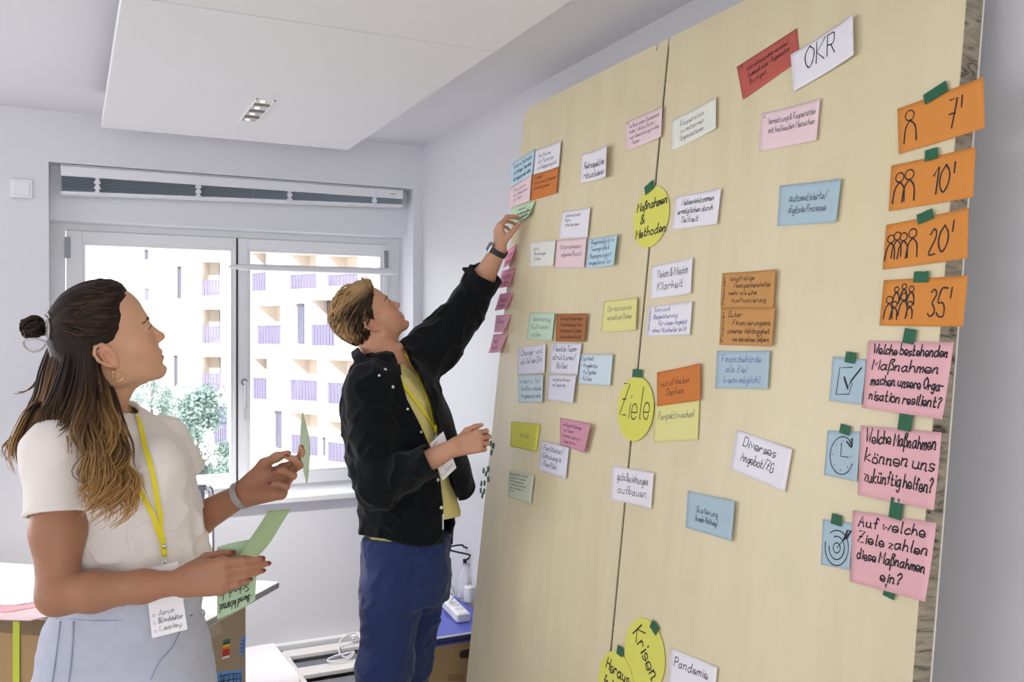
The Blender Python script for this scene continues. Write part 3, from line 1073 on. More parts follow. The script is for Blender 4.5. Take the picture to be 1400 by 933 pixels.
card(z((195, 632), (580, 540), (555, 805), (178, 875)), 'pink', ['Vernetzung & Kooperation', ' mit helfenden Menschen'], 'pale pink card under the red card on the near board', pen='n', sw=.0014, curl=('r', .005), corner='x', mg=(.12, .16, .06, .36))
z = zq(980, 0, 2.826)
card(z((245, 718), (490, 693), (470, 860), (235, 875)), 'blue', ['automatisierte/', 'digitale Prozesse'], 'light blue card reading automatisierte/digitale Prozesse', pen='n', sw=.0016, curl=('r', .006), mg=(.18, .22, .2, .22))
card([(917.9, 886.4), (983.6, 912.9), (979, 962), (913.5, 935)], 'white', ['Pandemie', ''], 'white card reading Pandemie cut by the photo\'s lower edge', sw=.0023, curl=('r', .005), mg=(.1, .16, .1, .05))

# orange time cards with drawn people
z = zq(980, 0, 2.826)


def people(spots):
    out = []
    for (x, y, s) in spots:
        hd = [(x + s * .13 * math.cos(a), y + s * .26 * (math.sin(a))) for a in np.linspace(-1.9, 4.6, 14)]
        out.append((hd, .0027))
        out.append((list(map(tuple, catmull([(x + .005 * s, y - .25 * s), (x - s * .13, y - s * .62), (x - s * .19, y - s * 1.35)], 4))), .0034))
        out.append((list(map(tuple, catmull([(x + .01 * s, y - .25 * s), (x + s * .15, y - s * .62), (x + s * .17, y - s * 1.35)], 4))), .0034))
    return out


def numeral(s, x, y, kx, ky):
    pl, w = pen_text(s, random.Random(len(s) + ord(s[0])), .15)
    return [([(x + p[0] * kx, y + p[1] * ky) for p in q], .0034) for q in pl]


G1 = 'orange time cards at the right edge of the near board'
for (qd, num, sp, nx, lab) in [
        (z((702, 422), (1040, 300), (1045, 497), (707, 597)), "7'", [(.15, .76, .42)], .60, "orange card reading 7' with one drawn person"),
        (z((678, 642), (1010, 570), (1000, 765), (668, 817)), "10'", [(.12, .70, .40), (.24, .72, .42)], .52, "orange card reading 10' with two drawn people"),
        (zq(1160, 80, 2.454)((130, 560), (412, 503), (408, 672), (118, 710)), "20'", [(.08, .66, .34), (.16, .70, .34), (.24, .66, .34), (.35, .70, .38)], .55, "orange card reading 20' with four drawn people"),
        (zq(1160, 80, 2.454)((122, 745), (410, 730), (392, 902), (107, 897)), "35'", [(.10, .56, .30), (.18, .78, .22), (.27, .84, .22), (.17, .46, .24), (.28, .62, .30), (.36, .78, .24), (.36, .46, .22)], .58, "orange card reading 35' with a crowd of seven drawn people")]:
    card(qd, 'orange', None, lab, icons=people(sp) + numeral(num, nx, .20, .0165, .056), layer=1, curl=('r', .004), cat='time card', group=G1, name='time_card')

# pink question notes and the blue pictogram notes
z = zq(1080, 430, 1.856)
G2 = 'pink question notes at the right edge of the near board'
G3 = 'blue pictogram notes beside the pink notes'
card(z((203, 68), (420, 72), (400, 268), (188, 238)), 'rose', ['Welche bestehenden', 'Maßnahmen', 'machen unsere Orga-', 'nisation resilient?'], 'pink note asking Welche bestehenden Maßnahmen machen unsere Organisation resilient', sw=.0033, layer=2, curl=('br', .010), mg=(.08, .03, .05, .08), cat='sticky note', group=G2, name='question_note')
card(z((182, 282), (388, 300), (375, 498), (175, 458)), 'rose', ['Welche Maßnahmen', 'können uns', 'zukünftig helfen?'], 'pink note asking Welche Maßnahmen können uns zukünftig helfen', sw=.0033, layer=1, curl=('br', .008), mg=(.08, .04, .05, .14), cat='sticky note', group=G2, name='question_note')
card(z((162, 498), (375, 530), (355, 730), (155, 678)), 'rose', ['Auf welche', 'Ziele zahlen', 'diese Maßnahmen', '           ein?'], 'pink note asking Auf welche Ziele zahlen diese Maßnahmen ein', sw=.0033, layer=1, curl=('br', .010), mg=(.08, .04, .06, .06), cat='sticky note', group=G2, name='question_note')


def arc(cx, cy, rx, ry, a0, a1, n=22):
    return [(cx + rx * math.cos(a), cy + ry * math.sin(a)) for a in np.linspace(a0, a1, n)]


chk = [([(.62, .80), (.24, .76), (.20, .16), (.60, .20)], .0020), ([(.60, .20), (.66, .46)], .0018), ([(.40, .56), (.54, .34), (.62, .50), (.88, .80)], .0042), ([(.42, .52), (.54, .32)], .005)]
clk = [(arc(.50, .48, .36, .40, 1.0, 5.9), .0022), ([(.46, .74), (.47, .46), (.70, .46)], .0022), ([(.62, .78), (.78, .66), (.76, .74), (.70, .80), (.78, .86), (.78, .7)], .0042)]
clk += [([(.50 + .27 * math.cos(a), .48 + .30 * math.sin(a)), (.50 + .29 * math.cos(a), .48 + .32 * math.sin(a))], .0016) for a in np.arange(0, 6.2, .785)]
tgt = [(arc(.52, .42, .40, .38, -3.4, 2.2), .0024), (arc(.52, .42, .26, .25, -3.2, 2.0), .0024), (arc(.52, .42, .12, .11, 0, 6.3), .0022), ([(.52, .42), (.78, .66)], .0018), ([(.74, .62), (.84, .82), (.96, .84), (.84, .66), (.76, .64), (.9, .76)], .0048)]
card(z((112, 107), (197, 115), (188, 230), (102, 220)), 'blue', None, 'small blue note with a drawn ticked box', icons=chk, layer=1, curl=('br', .005), cat='sticky note', group=G3, name='pictogram_note')
card(z((97, 295), (180, 298), (175, 425), (88, 408)), 'blue', None, 'small blue note with a drawn clock', icons=clk, layer=0, curl=('br', .005), cat='sticky note', group=G3, name='pictogram_note')
card(z((85, 520), (162, 530), (155, 650), (80, 635)), 'blue', None, 'small blue note with a drawn target and arrow', icons=tgt, layer=0, curl=('br', .004), cat='sticky note', group=G3, name='pictogram_note')


def disc(cx, cy, r, lines, label, rot=0.0, layer=1, sw=.0032, mg=(.1, .2, .1, .2), cond=1.0):
    _cn[0] += 1
    rnd = random.Random(_cn[0] * 7)
    c = b_ab(cx, cy)
    n = 40
    v = [(0, 0, .0005)] + [(r * math.cos(2 * math.pi * i / n), r * math.sin(2 * math.pi * i / n), .0005) for i in range(n)]
    v += [(x, y, 0) for x, y, _ in v]
    f = [(0, 1 + i, 1 + (i + 1) % n) for i in range(n)] + [(n + 1, n + 2 + (i + 1) % n, n + 2 + i) for i in range(n)]
    f += [(1 + i, n + 2 + i, n + 2 + (i + 1) % n, 1 + (i + 1) % n) for i in range(n)]
    o = obj('round_card', v, f, pmat('lemon'))
    o.matrix_world = b_mat(c[0], c[1], .0012 + layer * .0016)
    tag(o, label, 'round card', 'yellow round heading cards')
    mb = MB()
    cr, sr = math.cos(rot), math.sin(rot)
    ls = [np.column_stack([(p[:, 0] - r) * cr - (p[:, 1] - r) * sr, (p[:, 0] - r) * sr + (p[:, 1] - r) * cr]) for p in layout(lines, 2 * r, 2 * r, mg, rnd, cond)]
    stroke_mesh(mb, ls, lambda u, v: (np.array([u, v, 0.0]), np.array([0, 0, 1.0])), sw, rnd)
    mb.build('writing', INK['k'], o)
    return o


disc(891, 297, .088, ['Maßnahmen', '    &', 'Methoden'], 'round yellow card reading Maßnahmen & Methoden', sw=.0042, mg=(.10, .18, .08, .14), rot=.06)
disc(870, 559.5, .090, ['Ziele'], 'round yellow card reading Ziele', layer=2, sw=.0034, mg=(.08, .10, .12, .14))
disc(882, 896, .092, ['Krisen'], 'round yellow card reading Krisen', rot=-.72, sw=.0042, mg=(.12, .26, .14, .34), layer=1)
disc(843.5, 937, .088, ['Heraus-', 'forderungen'], 'round yellow card reading Heraus, overlapping the Krisen card', layer=2, sw=.0042, mg=(.18, .16, .1, .3), rot=-.10)

# ------------------------------------------------------------------ green tape
M_TAPE = mat('dark green tape', '1f6042', rough=.55, bump=(120, .1))


def tape(x, y, w, h, ang, label, grp='green tape strips holding the cards', layer=3.2):
    """w,h in picture pixels"""
    c = b_ab(x, y)
    sx = np.linalg.norm(b_ab(x + 1, y) - c)
    sy = np.linalg.norm(b_ab(x, y + 1) - c)
    W, Hh = w * sx, h * sy
    n = 6
    v, f = [], []
    rnd = random.Random(int(x * 7 + y))
    t = math.radians(-ang)
    for side in (.0004, 0):
        for j in range(2):
            for i in range(n + 1):
                u = (i / n - .5) * W
                q = (j - .5) * Hh
                q += (rnd.random() - .5) * .0016 if j else 0
                z_ = side + .0006 * math.sin(i * 2.0)
                v.append((u * math.cos(t) - q * math.sin(t), u * math.sin(t) + q * math.cos(t), z_))
    m = 2 * (n + 1)
    for i in range(n):
        f += [(i, i + 1, i + n + 2, i + n + 1), (m + i, m + i + n + 1, m + i + n + 2, m + i + 1), (i, m + i, m + i + 1, i + 1), (n + 1 + i, n + 2 + i, m + n + 2 + i, m + n + 1 + i)]
    f += [(0, n + 1, m + n + 1, m), (n, m + n, m + 2 * n + 1, 2 * n + 1)]
    o = obj('tape_strip', v, f, M_TAPE)
    o.matrix_world = b_mat(c[0], c[1], .0014 + layer * .0014)
    tag(o, label, 'tape', grp)
    return o


for a in [
        (1281.5, 128, 30, 15, -18, "green tape strip on top of the orange 7' card"), (1276, 212, 17, 15, -4, "green tape strip on top of the orange 10' card"),
        (1267.5, 297, 21, 14, -14, "green tape strip on top of the orange 20' card"), (1262, 379.5, 20, 15, 2, "green tape strip on top of the orange 35' card"),
        (1246, 460.5, 16, 20, 8, 'green tape strip at the top of the uppermost pink question note'), (1165.5, 489.5, 14, 15, 6, 'green tape strip on the blue note with the ticked box'),
        (1240.5, 576, 18, 27, 4, 'green tape strip between the upper and middle pink question notes'), (1158, 588, 14, 13, 10, 'green tape strip on the blue note with the clock'),
        (1228, 696, 17, 28, 4, 'green tape strip between the middle and lowest pink question notes'), (1146.5, 711, 14, 15, 4, 'green tape strip on the blue note with the target'),
        (1219, 809.5, 15, 17, 8, 'green tape strip at the bottom of the lowest pink question note'), (890, 257, 12, 12, -22, 'green tape strip on the round Maßnahmen card'),
        (873.5, 511, 13, 11, 0, 'green tape strip on the round Ziele card'), (897, 858, 10, 14, 28, 'green tape strip on the round Krisen card'),
        (850, 890.5, 8, 13, 6, 'green tape strip on the round Heraus card')]:
    tape(*a)
for i, (x, y) in enumerate([(671, 606.5), (674.5, 610), (672, 619), (667.7, 641.7), (661.7, 644), (665, 648), (667.8, 655.8), (658.7, 661.6), (663, 661), (657.8, 671), (662.3, 672), (660, 678)]):
    tape(x, y, 2.6, 7.5, 12 if i % 3 else -24, 'short spare green tape piece in the cluster below the man\'s lower hand', 'spare tape pieces on the edge of the far board', 0)
# ------------------------------------------------------------------ soft bodies: distance fields turned into one skin
def nrm(v):
    v = np.asarray(v, float)
    return v / (np.linalg.norm(v) + 1e-12)


_rng = np.random.RandomState(5)
_LAT = _rng.rand(64, 64, 64).astype(np.float32)


def vnoise(P):
    """smooth value noise in -1..1 for points (...,3)"""
    i = np.floor(P).astype(int)
    f = (P - i).astype(np.float32)
    f = f * f * (3 - 2 * f)
    r = 0
    for dx in (0, 1):
        for dy in (0, 1):
            for dz in (0, 1):
                w = (f[..., 0] if dx else 1 - f[..., 0]) * (f[..., 1] if dy else 1 - f[..., 1]) * (f[..., 2] if dz else 1 - f[..., 2])
                r = r + w * _LAT[(i[..., 0] + dx) % 64, (i[..., 1] + dy) % 64, (i[..., 2] + dz) % 64]
    return r * 2 - 1


class Field:
    def __init__(s, lo, hi, h):
        s.lo = np.array(lo, float)
        s.h = h
        s.n = np.maximum(4, np.ceil((np.array(hi) - s.lo) / h).astype(int) + 1)
        s.g = np.full(s.n, 0.5, np.float32)
        s.frame()

    def frame(s, R=None, o=None, sc=1.0):
        s.R = np.eye(3) if R is None else np.asarray(R, float)
        s.o = np.zeros(3) if o is None else np.asarray(o, float)
        s.sc = sc

    def w(s, p):
        return s.o + s.R @ (np.asarray(p, float) * s.sc)

    def _sub(s, lo, hi):
        """grid slice for a box in the current frame"""
        c = np.array([[(lo, hi)[a][0], (lo, hi)[b][1], (lo, hi)[d][2]] for a in (0, 1) for b in (0, 1) for d in (0, 1)])
        c = s.o + (c * s.sc) @ s.R.T
        a = np.clip(np.floor((c.min(0) - s.lo) / s.h).astype(int), 0, s.n)
        b = np.clip(np.ceil((c.max(0) - s.lo) / s.h).astype(int) + 1, 0, s.n)
        if np.any(b <= a):
            return None, None
        ax = [s.lo[i] + s.h * np.arange(a[i], b[i]) for i in range(3)]
        P = np.stack(np.meshgrid(*ax, indexing='ij'), -1)
        P = ((P - s.o) @ s.R) / s.sc
        return tuple(slice(a[i], b[i]) for i in range(3)), P.astype(np.float32)

    def put(s, fn, lo, hi, k=0.01, op='add'):
        m = k + 3 * s.h / s.sc + .012
        sl, P = s._sub(np.array(lo) - m, np.array(hi) + m)
        if sl is None:
            return s
        d = fn(P) * s.sc
        g = s.g[sl]
        kk = max(k * s.sc, 1e-5)
        if op == 'add':
            hh = np.maximum(kk - np.abs(g - d), 0) / kk
            s.g[sl] = np.minimum(g, d) - hh * hh * kk * .25
        else:
            hh = np.maximum(kk - np.abs(g + d), 0) / kk
            s.g[sl] = np.maximum(g, -d) + hh * hh * kk * .25
        return s

    def cone(s, a, b, r1, r2, k=0.01, op='add', flat=None):
        """round cone; flat=(axis, factor) squeezes it across an axis"""
        a, b = np.asarray(a, float), np.asarray(b, float)
        ba = b - a
        L2 = ba @ ba + 1e-12
        ax = nrm(flat[0]) if flat else None

        def fn(P):
            q = P - a
            t = np.clip(q @ ba / L2, 0, 1)
            e = q - t[..., None] * ba
            r = r1 + (r2 - r1) * t
            if flat:
                c = e @ ax
                e = e + (c * (1 / flat[1] - 1))[..., None] * ax
                l = np.sqrt((e ** 2).sum(-1))
                return (l - r) * np.where(np.abs(c) > 1e-9, 1, 1) * min(1.0, flat[1] + .25)
            return np.sqrt((e ** 2).sum(-1)) - r
        m = max(r1, r2)
        return s.put(fn, np.minimum(a, b) - m, np.maximum(a, b) + m, k, op)

    def chain(s, pts, rs, k=0.01, op='add', flat=None):
        for i in range(len(pts) - 1):
            s.cone(pts[i], pts[i + 1], rs[i], rs[i + 1], k if i else k, op, flat)
        return s

    def ell(s, c, r, k=0.01, op='add', R=None):
        c, r = np.asarray(c, float), np.asarray(r, float)
        R = np.eye(3) if R is None else R

        def fn(P):
            q = (P - c) @ R
            k0 = np.sqrt(((q / r) ** 2).sum(-1))
            k1 = np.sqrt(((q / r ** 2) ** 2).sum(-1)) + 1e-9
            return k0 * (k0 - 1) / k1
        m = np.abs(R) @ r
        return s.put(fn, c - m, c + m, k, op)

    def loft(s, rows, k=0.02, op='add', pw=2.3, grow=0.0, fold=None):
        """rows: (u, r0, r1, depth, half_depth) sorted by height; superelliptic sections"""
        rows = np.array(sorted(rows), float)
        u = rows[:, 0]

        def fn(P):
            z = np.clip(P[..., 2], u[0], u[-1])
            f = lambda c: np.interp(z, u, c)
            cx, a = f((rows[:, 1] + rows[:, 2]) / 2), f((rows[:, 2] - rows[:, 1]) / 2) + grow
            cy, b = f(rows[:, 3]), f(rows[:, 4]) + grow
            q = (np.abs((P[..., 0] - cx) / a) ** pw + np.abs((P[..., 1] - cy) / b) ** pw) ** (1 / pw)
            d = (q - 1) * np.minimum(a, b)
            e = np.abs(P[..., 2] - z)
            if fold is not None:
                d = d + fold(P)
            return np.where(e > 0, np.sqrt(np.maximum(d, 0) ** 2 + e ** 2) + np.minimum(d, 0) * (e <= 0), d)
        lo = [rows[:, 1].min() - grow, (rows[:, 3] - rows[:, 4]).min() - grow, u[0]]
        hi = [rows[:, 2].max() + grow, (rows[:, 3] + rows[:, 4]).max() + grow, u[-1]]
        return s.put(fn, lo, hi, k, op)

    def warp(s, fn):
        """add a small displacement where the surface is"""
        idx = np.argwhere(np.abs(s.g) < .03)
        P = s.lo + s.h * idx
        s.g[tuple(idx.T)] += fn(P).astype(np.float32)
        return s

    def cut(s, fn):
        """keep only where fn(P) < 0"""
        idx = np.argwhere(s.g < .04)
        P = s.lo + s.h * idx
        t = tuple(idx.T)
        s.g[t] = np.maximum(s.g[t], fn(P).astype(np.float32))
        return s

    def shell(s, t):
        s.g = np.maximum(s.g, -(s.g + t))
        return s

    def mesh(s, relax=1):
        g = s.g.copy()
        g[0], g[-1] = .5, .5
        g[:, 0], g[:, -1] = .5, .5
        g[:, :, 0], g[:, :, -1] = .5, .5
        ins = g < 0
        c = np.zeros(tuple(s.n - 1), np.uint8)
        corners = [(a, b, d) for a in (0, 1) for b in (0, 1) for d in (0, 1)]
        sl = lambda o: tuple(slice(o[i], s.n[i] - 1 + o[i]) for i in range(3))
        for o in corners:
            c += ins[sl(o)]
        act = np.argwhere((c > 0) & (c < 8))
        idx = np.full(c.shape, -1, np.int32)
        idx[tuple(act.T)] = np.arange(len(act))
        acc = np.zeros((len(act), 3))
        cnt = np.zeros(len(act))
        val = {o: g[tuple((act + o).T)] for o in corners}
        for o in corners:
            for ax in range(3):
                if o[ax] == 0:
                    p = list(o)
                    p[ax] = 1
                    va, vb = val[o], val[tuple(p)]
                    mk = (va < 0) != (vb < 0)
                    t = np.where(mk, va / (va - vb + 1e-12), 0)
                    e = np.tile(np.array(o, float), (len(act), 1))
                    e[:, ax] += t
                    acc[mk] += e[mk]
                    cnt[mk] += 1
        v = act + acc / cnt[:, None]
        faces = []
        for ax in range(3):
            b_, c_ = (ax + 1) % 3, (ax + 2) % 3
            s0 = [slice(1, -1)] * 3
            s1 = [slice(1, -1)] * 3
            s0[ax], s1[ax] = slice(0, -1), slice(1, None)
            A, B = ins[tuple(s0)], ins[tuple(s1)]
            e = np.argwhere(A != B)
            off = np.ones(3, int)
            off[ax] = 0
            q = e + off
            fl = A[tuple(e.T)]
            quad = []
            for (db, dc) in ((-1, -1), (0, -1), (0, 0), (-1, 0)):
                t = q.copy()
                t[:, b_] += db
                t[:, c_] += dc
                quad.append(idx[tuple(t.T)])
            quad = np.stack(quad, 1)
            quad[~fl] = quad[~fl][:, ::-1]
            faces.append(quad)
        fc = np.concatenate(faces)
        fc = fc[(fc >= 0).all(1)]
        v = s.lo + s.h * v
        for _ in range(relax):
            nb = np.zeros_like(v)
            k = np.zeros(len(v))
            for a in range(4):
                i, j = fc[:, a], fc[:, (a + 1) % 4]
                np.add.at(nb, i, v[j])
                np.add.at(nb, j, v[i])
                np.add.at(k, i, 1)
                np.add.at(k, j, 1)
            v = v * .45 + nb / np.maximum(k, 1)[:, None] * .55
        return v, fc


def color_attr(o, cols):
    a = o.data.color_attributes.new('Col', 'FLOAT_COLOR', 'POINT')
    c = np.ones((len(o.data.vertices), 4), np.float32)
    c[:, :3] = cols
    a.data.foreach_set('color', c.ravel())


ORIG = {}


def view_obj(name, vf, material, root, smooth=True, cols=None):
    """mesh given in view-frame metres, parented to a person whose empty is turned into the view frame"""
    v, f = vf
    o = obj(name, np.asarray(v, float) - ORIG[root.name], f, material, root, smooth)
    ORIG[o.name] = ORIG[root.name]
    if cols is not None:
        color_attr(o, cols)
    return o


def person_root(name, x, D):
    b = V(x, HZ, D)
    b[2] = 0
    w = v2w(b)
    r = empty(name, tuple(w), -YAW)
    ORIG[r.name] = b
    return r


def head_rot(yaw, tilt, roll):
    c, s_ = math.cos, math.sin
    Rx = np.array([[1, 0, 0], [0, c(roll), -s_(roll)], [0, s_(roll), c(roll)]])
    Ry = np.array([[c(tilt), 0, -s_(tilt)], [0, 1, 0], [s_(tilt), 0, c(tilt)]])
    Rz = np.array([[c(yaw), -s_(yaw), 0], [s_(yaw), c(yaw), 0], [0, 0, 1]])
    return Rz @ Ry @ Rx


def sculpt_head(fd, male=False):
    """head in its own frame: x forwards, y to the person's left, z up, origin between the ears; metres"""
    m = 1.0 if male else 0.0
    fd.ell((.009, 0, .052), (.094, .074, .086), k=.005)                     # cranium
    fd.ell((.050, 0, .058), (.049, .060, .058), k=.02)                      # forehead
    fd.ell((.052, 0, -.012), (.056, .060, .080), k=.02)                     # face block
    jr = .019 + .003 * m
    for s in (-1, 1):
        fd.cone((.010, s * .050, -.052), (.086, s * .013, -.080), jr, .019, k=.02)   # jaw line
        fd.cone((.012, s * .055, -.005), (.010, s * .050, -.052), .016, jr, k=.02)
        fd.ell((.066, s * .041, -.010), (.026, .022, .020), k=.02)          # cheekbone
        fd.ell((.078, s * .030, -.035), (.022, .020, .026), k=.02)          # cheek
    fd.ell((.050, 0, -.066), (.046, .036, .020), k=.02)                     # under the jaw
    fd.ell((.090 + .002 * m, 0, -.082), (.019, .020 + .004 * m, .016), k=.012)      # chin
    fd.ell((.086, 0, -.046), (.024, .030, .028), k=.015)                    # muzzle
    fd.cone((.092, -.028, .037), (.092, .028, .037), .014 + .0015 * m, .014 + .0015 * m, k=.015)   # brow ridge
    for s in (-1, 1):
        fd.ell((.1135, s * .032, .0195), (.017, .0175, .0115), k=.012, op='sub')   # eye socket
    # nose
    fd.cone((.0985, 0, .026), (.1180, 0, -.010), .0070, .0092, k=.010)
    fd.ell((.1200, 0, -.0145), (.0105, .0105, .0090), k=.006)
    for s in (-1, 1):
        fd.ell((.1095, s * .0115, -.0165), (.0105, .0065, .0078), k=.005)
    fd.ell((.108, 0, -.0225), (.012, .0055, .0050), k=.004)
    for s in (-1, 1):
        fd.ell((.1125, s * .0062, -.0245), (.0055, .0030, .0035), k=.002, op='sub')
    # mouth
    fd.ell((.1065, 0, -.0440), (.0075, .0220, .0058), k=.005)
    fd.ell((.1050, 0, -.0580), (.0085, .0190, .0068), k=.005)
    for s in (-1, 1):
        fd.ell((.1000, s * .0225, -.0500), (.0050, .0050, .0038), k=.004)
    fd.ell((.1130, 0, -.0508), (.0120, .0225, .0014), k=.002, op='sub')
    fd.ell((.1120, 0, -.0705), (.0085, .0180, .0060), k=.008, op='sub')
    # eyelids over the eyeball
    for s in (-1, 1):
        fd.ell((.0905, s * .0315, .0190), (.0125, .0130, .0122), k=.004)
        up_ = [(.0935, s * .0455, .0190), (.1015, s * .0385, .0240), (.1045, s * .0310, .0252), (.1020, s * .0230, .0225), (.0985, s * .0185, .0180)]
        lo_ = [(.0935, s * .0455, .0190), (.0995, s * .0385, .0150), (.1020, s * .0310, .0138), (.1005, s * .0230, .0150), (.0985, s * .0185, .0180)]
        fd.chain(up_, [.0018, .0026, .0028, .0024, .0016], k=.003)
        fd.chain(lo_, [.0016, .0020, .0021, .0019, .0015], k=.003)
    # ears
    for s in (-1, 1):
        c0 = np.array([-.004, s * .0745, .002])
        tl = math.radians(14)
        ct, st_ = math.cos(tl), math.sin(tl)
        e = lambda x, z, y=0: (c0[0] + x * ct - z * st_, c0[1] + s * y - s * x * .35, c0[2] + x * st_ + z * ct)
        Re = np.array([[ct, 0, -st_], [s * -.0, 1, 0], [st_, 0, ct]])
        fd.ell(e(0, 0), (.0170, .0055, .030), k=.008, R=Re)
        fd.ell(e(.006, -.004, -.004), (.012, .010, .022), k=.008, R=Re)
        ring = [e(.012, -.004, .004), e(.014, .010, .005), e(.008, .025, .006), e(-.006, .029, .008), e(-.016, .019, .010), e(-.0165, .003, .009), e(-.011, -.013, .007), e(-.002, -.024, .005)]
        fd.chain(ring, [.003, .0032, .0034, .0036, .0038, .0036, .0034, .0050], k=.004)
        fd.ell(e(.004, -.027, .002), (.0075, .0045, .0085), k=.005)         # lobe
        fd.chain([e(.002, .016, .004), e(-.007, .006, .006), e(-.005, -.010, .005)], [.0025, .0028, .0025], k=.003)
        fd.ell(e(.003, -.003, .0075), (.0075, .0060, .0125), k=.003, op='sub', R=Re)
        fd.ell(e(.013, -.006, .004), (.0045, .0045, .0065), k=.003)         # tragus
    return fd


NAILS = []


def sculpt_hand(fd, wrist, X, N, left, curl, thumb, sc=1.0, splay=(.10, .02, -.05, -.13), rw=.026):
    """five-fingered hand; X to the fingers, N out of the palm; curl: per finger (index..little) three bends in degrees;
    thumb: three unit directions as (x, side, normal). returns tips"""
    X = nrm(X)
    N = nrm(np.asarray(N) - X * np.dot(N, X))
    S = np.cross(X, N) * (-1 if left else 1)
    W = np.asarray(wrist, float)
    P = lambda x, s, n=0: W + (X * x + S * s + N * n) * sc
    L = ((.040, .026, .020), (.045, .029, .021), (.041, .027, .021), (.032, .020, .018))
    base = ((.092, .029), (.095, .009), (.090, -.011), (.082, -.029))
    rad = ((.0092, .0083, .0073, .0060), (.0094, .0085, .0074, .0060), (.0089, .0080, .0070, .0058), (.0078, .0070, .0062, .0052))
    # palm: four metacarpal bars, heel, thumb ball
    for (bx, bs) in base:
        fd.cone(P(.008, bs * .55), P(bx - .004, bs), .0155 * sc, .0118 * sc, k=.014 * sc)
    fd.cone(P(.012, -.014, .006), P(.060, -.026, .006), .014 * sc, .010 * sc, k=.012 * sc)
    fd.cone(P(.014, .018, .008), P(.055, .028, .010), .015 * sc, .012 * sc, k=.012 * sc)
    tips = []
    for i in range(4):
        d0 = nrm(X + S * splay[i])
        p = P(*base[i])
        A = 0.0
        pts = [p]
        for j in range(3):
            A += math.radians(curl[i][j])
            p = p + (d0 * math.cos(A) + N * math.sin(A)) * L[i][j] * sc
            pts.append(p)
        fd.chain(pts, [r * sc for r in rad[i]], k=.004 * sc)
        fd.ell(pts[0], np.array((.0108, .0108, .0108)) * sc, k=.008 * sc)
        fd.ell(pts[1], np.array((.0092, .0092, .0092)) * sc * rad[i][1] / .0085, k=.004 * sc)
        dl = nrm(pts[3] - pts[2])
        back = nrm(d0 * math.sin(A) - N * math.cos(A))
        tips.append((pts[3], dl, back))
    p = P(.024, .026, .010)
    pts = [p]
    for (dx, ds, dn), l in zip(thumb, (.040, .032, .026)):
        p = p + nrm(X * dx + S * ds + N * dn) * l * sc
        pts.append(p)
    fd.chain(pts, [.0135 * sc, .0112 * sc, .0098 * sc, .0074 * sc], k=.008 * sc)
    dl = nrm(pts[3] - pts[2])
    bk = nrm(S * .6 - N * .8 - dl * np.dot(S * .6 - N * .8, dl))
    tips.append((pts[3], dl, bk))
    return tips


def skin_cols(v, base, blotch, seed=0.0):
    n = vnoise(v * 28 + seed)[:, None] * .5 + vnoise(v * 9 + seed + 9)[:, None] * .5
    return np.array(lin(base)) * (1 - .5 * (n + .3).clip(0, 1) * blotch) + np.array(lin('c06a58')) * (.5 * (n + .3).clip(0, 1) * blotch)


def mixc(cols, mask, c):
    mask = np.clip(mask, 0, 1)[:, None]
    return cols * (1 - mask) + np.array(lin(c)) * mask


def face_paint(cols, v, R, o, sc, lips, male):
    q = ((v - o) @ R) / sc
    x, y, z_ = q.T
    lip = np.exp(-(((z_ + .0515) / .0085) ** 2 + (y / .019) ** 4)) * (x > .098)
    cols = mixc(cols, lip * .75, lips)
    nose = np.exp(-(((x - .122) / .014) ** 2 + (y / .014) ** 2 + ((z_ + .014) / .014) ** 2))
    cols = mixc(cols, nose * .35, 'cf7a68')
    chk = np.exp(-(((x - .075) / .028) ** 2 + ((np.abs(y) - .045) / .022) ** 2 + ((z_ + .018) / .024) ** 2))
    cols = mixc(cols, chk * .30, 'd07b6a')
    ear = np.exp(-(((x + .004) / .022) ** 2 + ((np.abs(y) - .078) / .012) ** 2 + (z_ / .03) ** 2))
    cols = mixc(cols, ear * .35, 'c96a5c')
    if male:
        st_ = (z_ < -.028) * (x > .02) * np.clip((-.028 - z_) / .02, 0, 1) * (1 - lip)
        cols = mixc(cols, st_ * (.16 + .10 * vnoise(v * 300)), '8a6a52')
    return cols


def paint_nails(cols, v, tips, c, sc=1.0, r=.0062):
    for (p, d, b) in tips:
        n = p + b * .0050 * sc + d * .0005
        q = v - n
        m = np.exp(-((q @ d) / (r * 1.1 * sc)) ** 4 - (np.linalg.norm(q - np.outer(q @ d, d), axis=1) / (r * .95 * sc)) ** 4)
        cols = mixc(cols, m * .9, c)
    return cols


def eyes(root, R, o, sc, iris):
    for s in (-1, 1):
        c = o + R @ (np.array([.0905, s * .0315, .0190]) * sc)
        r = .01235 * sc
        vv, ff, cc = [], [], []
        nu, nv = 20, 14
        ax = R @ nrm((1, 0, .0))
        for j in range(nv + 1):
            t = math.pi * j / nv
            for i in range(nu):
                p = 2 * math.pi * i / nu
                d = np.array([math.cos(t), math.sin(t) * math.cos(p), math.sin(t) * math.sin(p)])
                vv.append(c + R @ d * r * (1.02 if t < .35 else 1))
                cc.append(lin('101010') if t < .24 else lin(iris) if t < .5 else lin('e8e4e0'))
        for j in range(nv):
            for i in range(nu):
                a, b = j * nu + i, j * nu + (i + 1) % nu
                ff.append((a, b, b + nu, a + nu))
        view_obj('eye', (np.array(vv), np.array(ff)), M_EYE, root, True, np.array(cc))


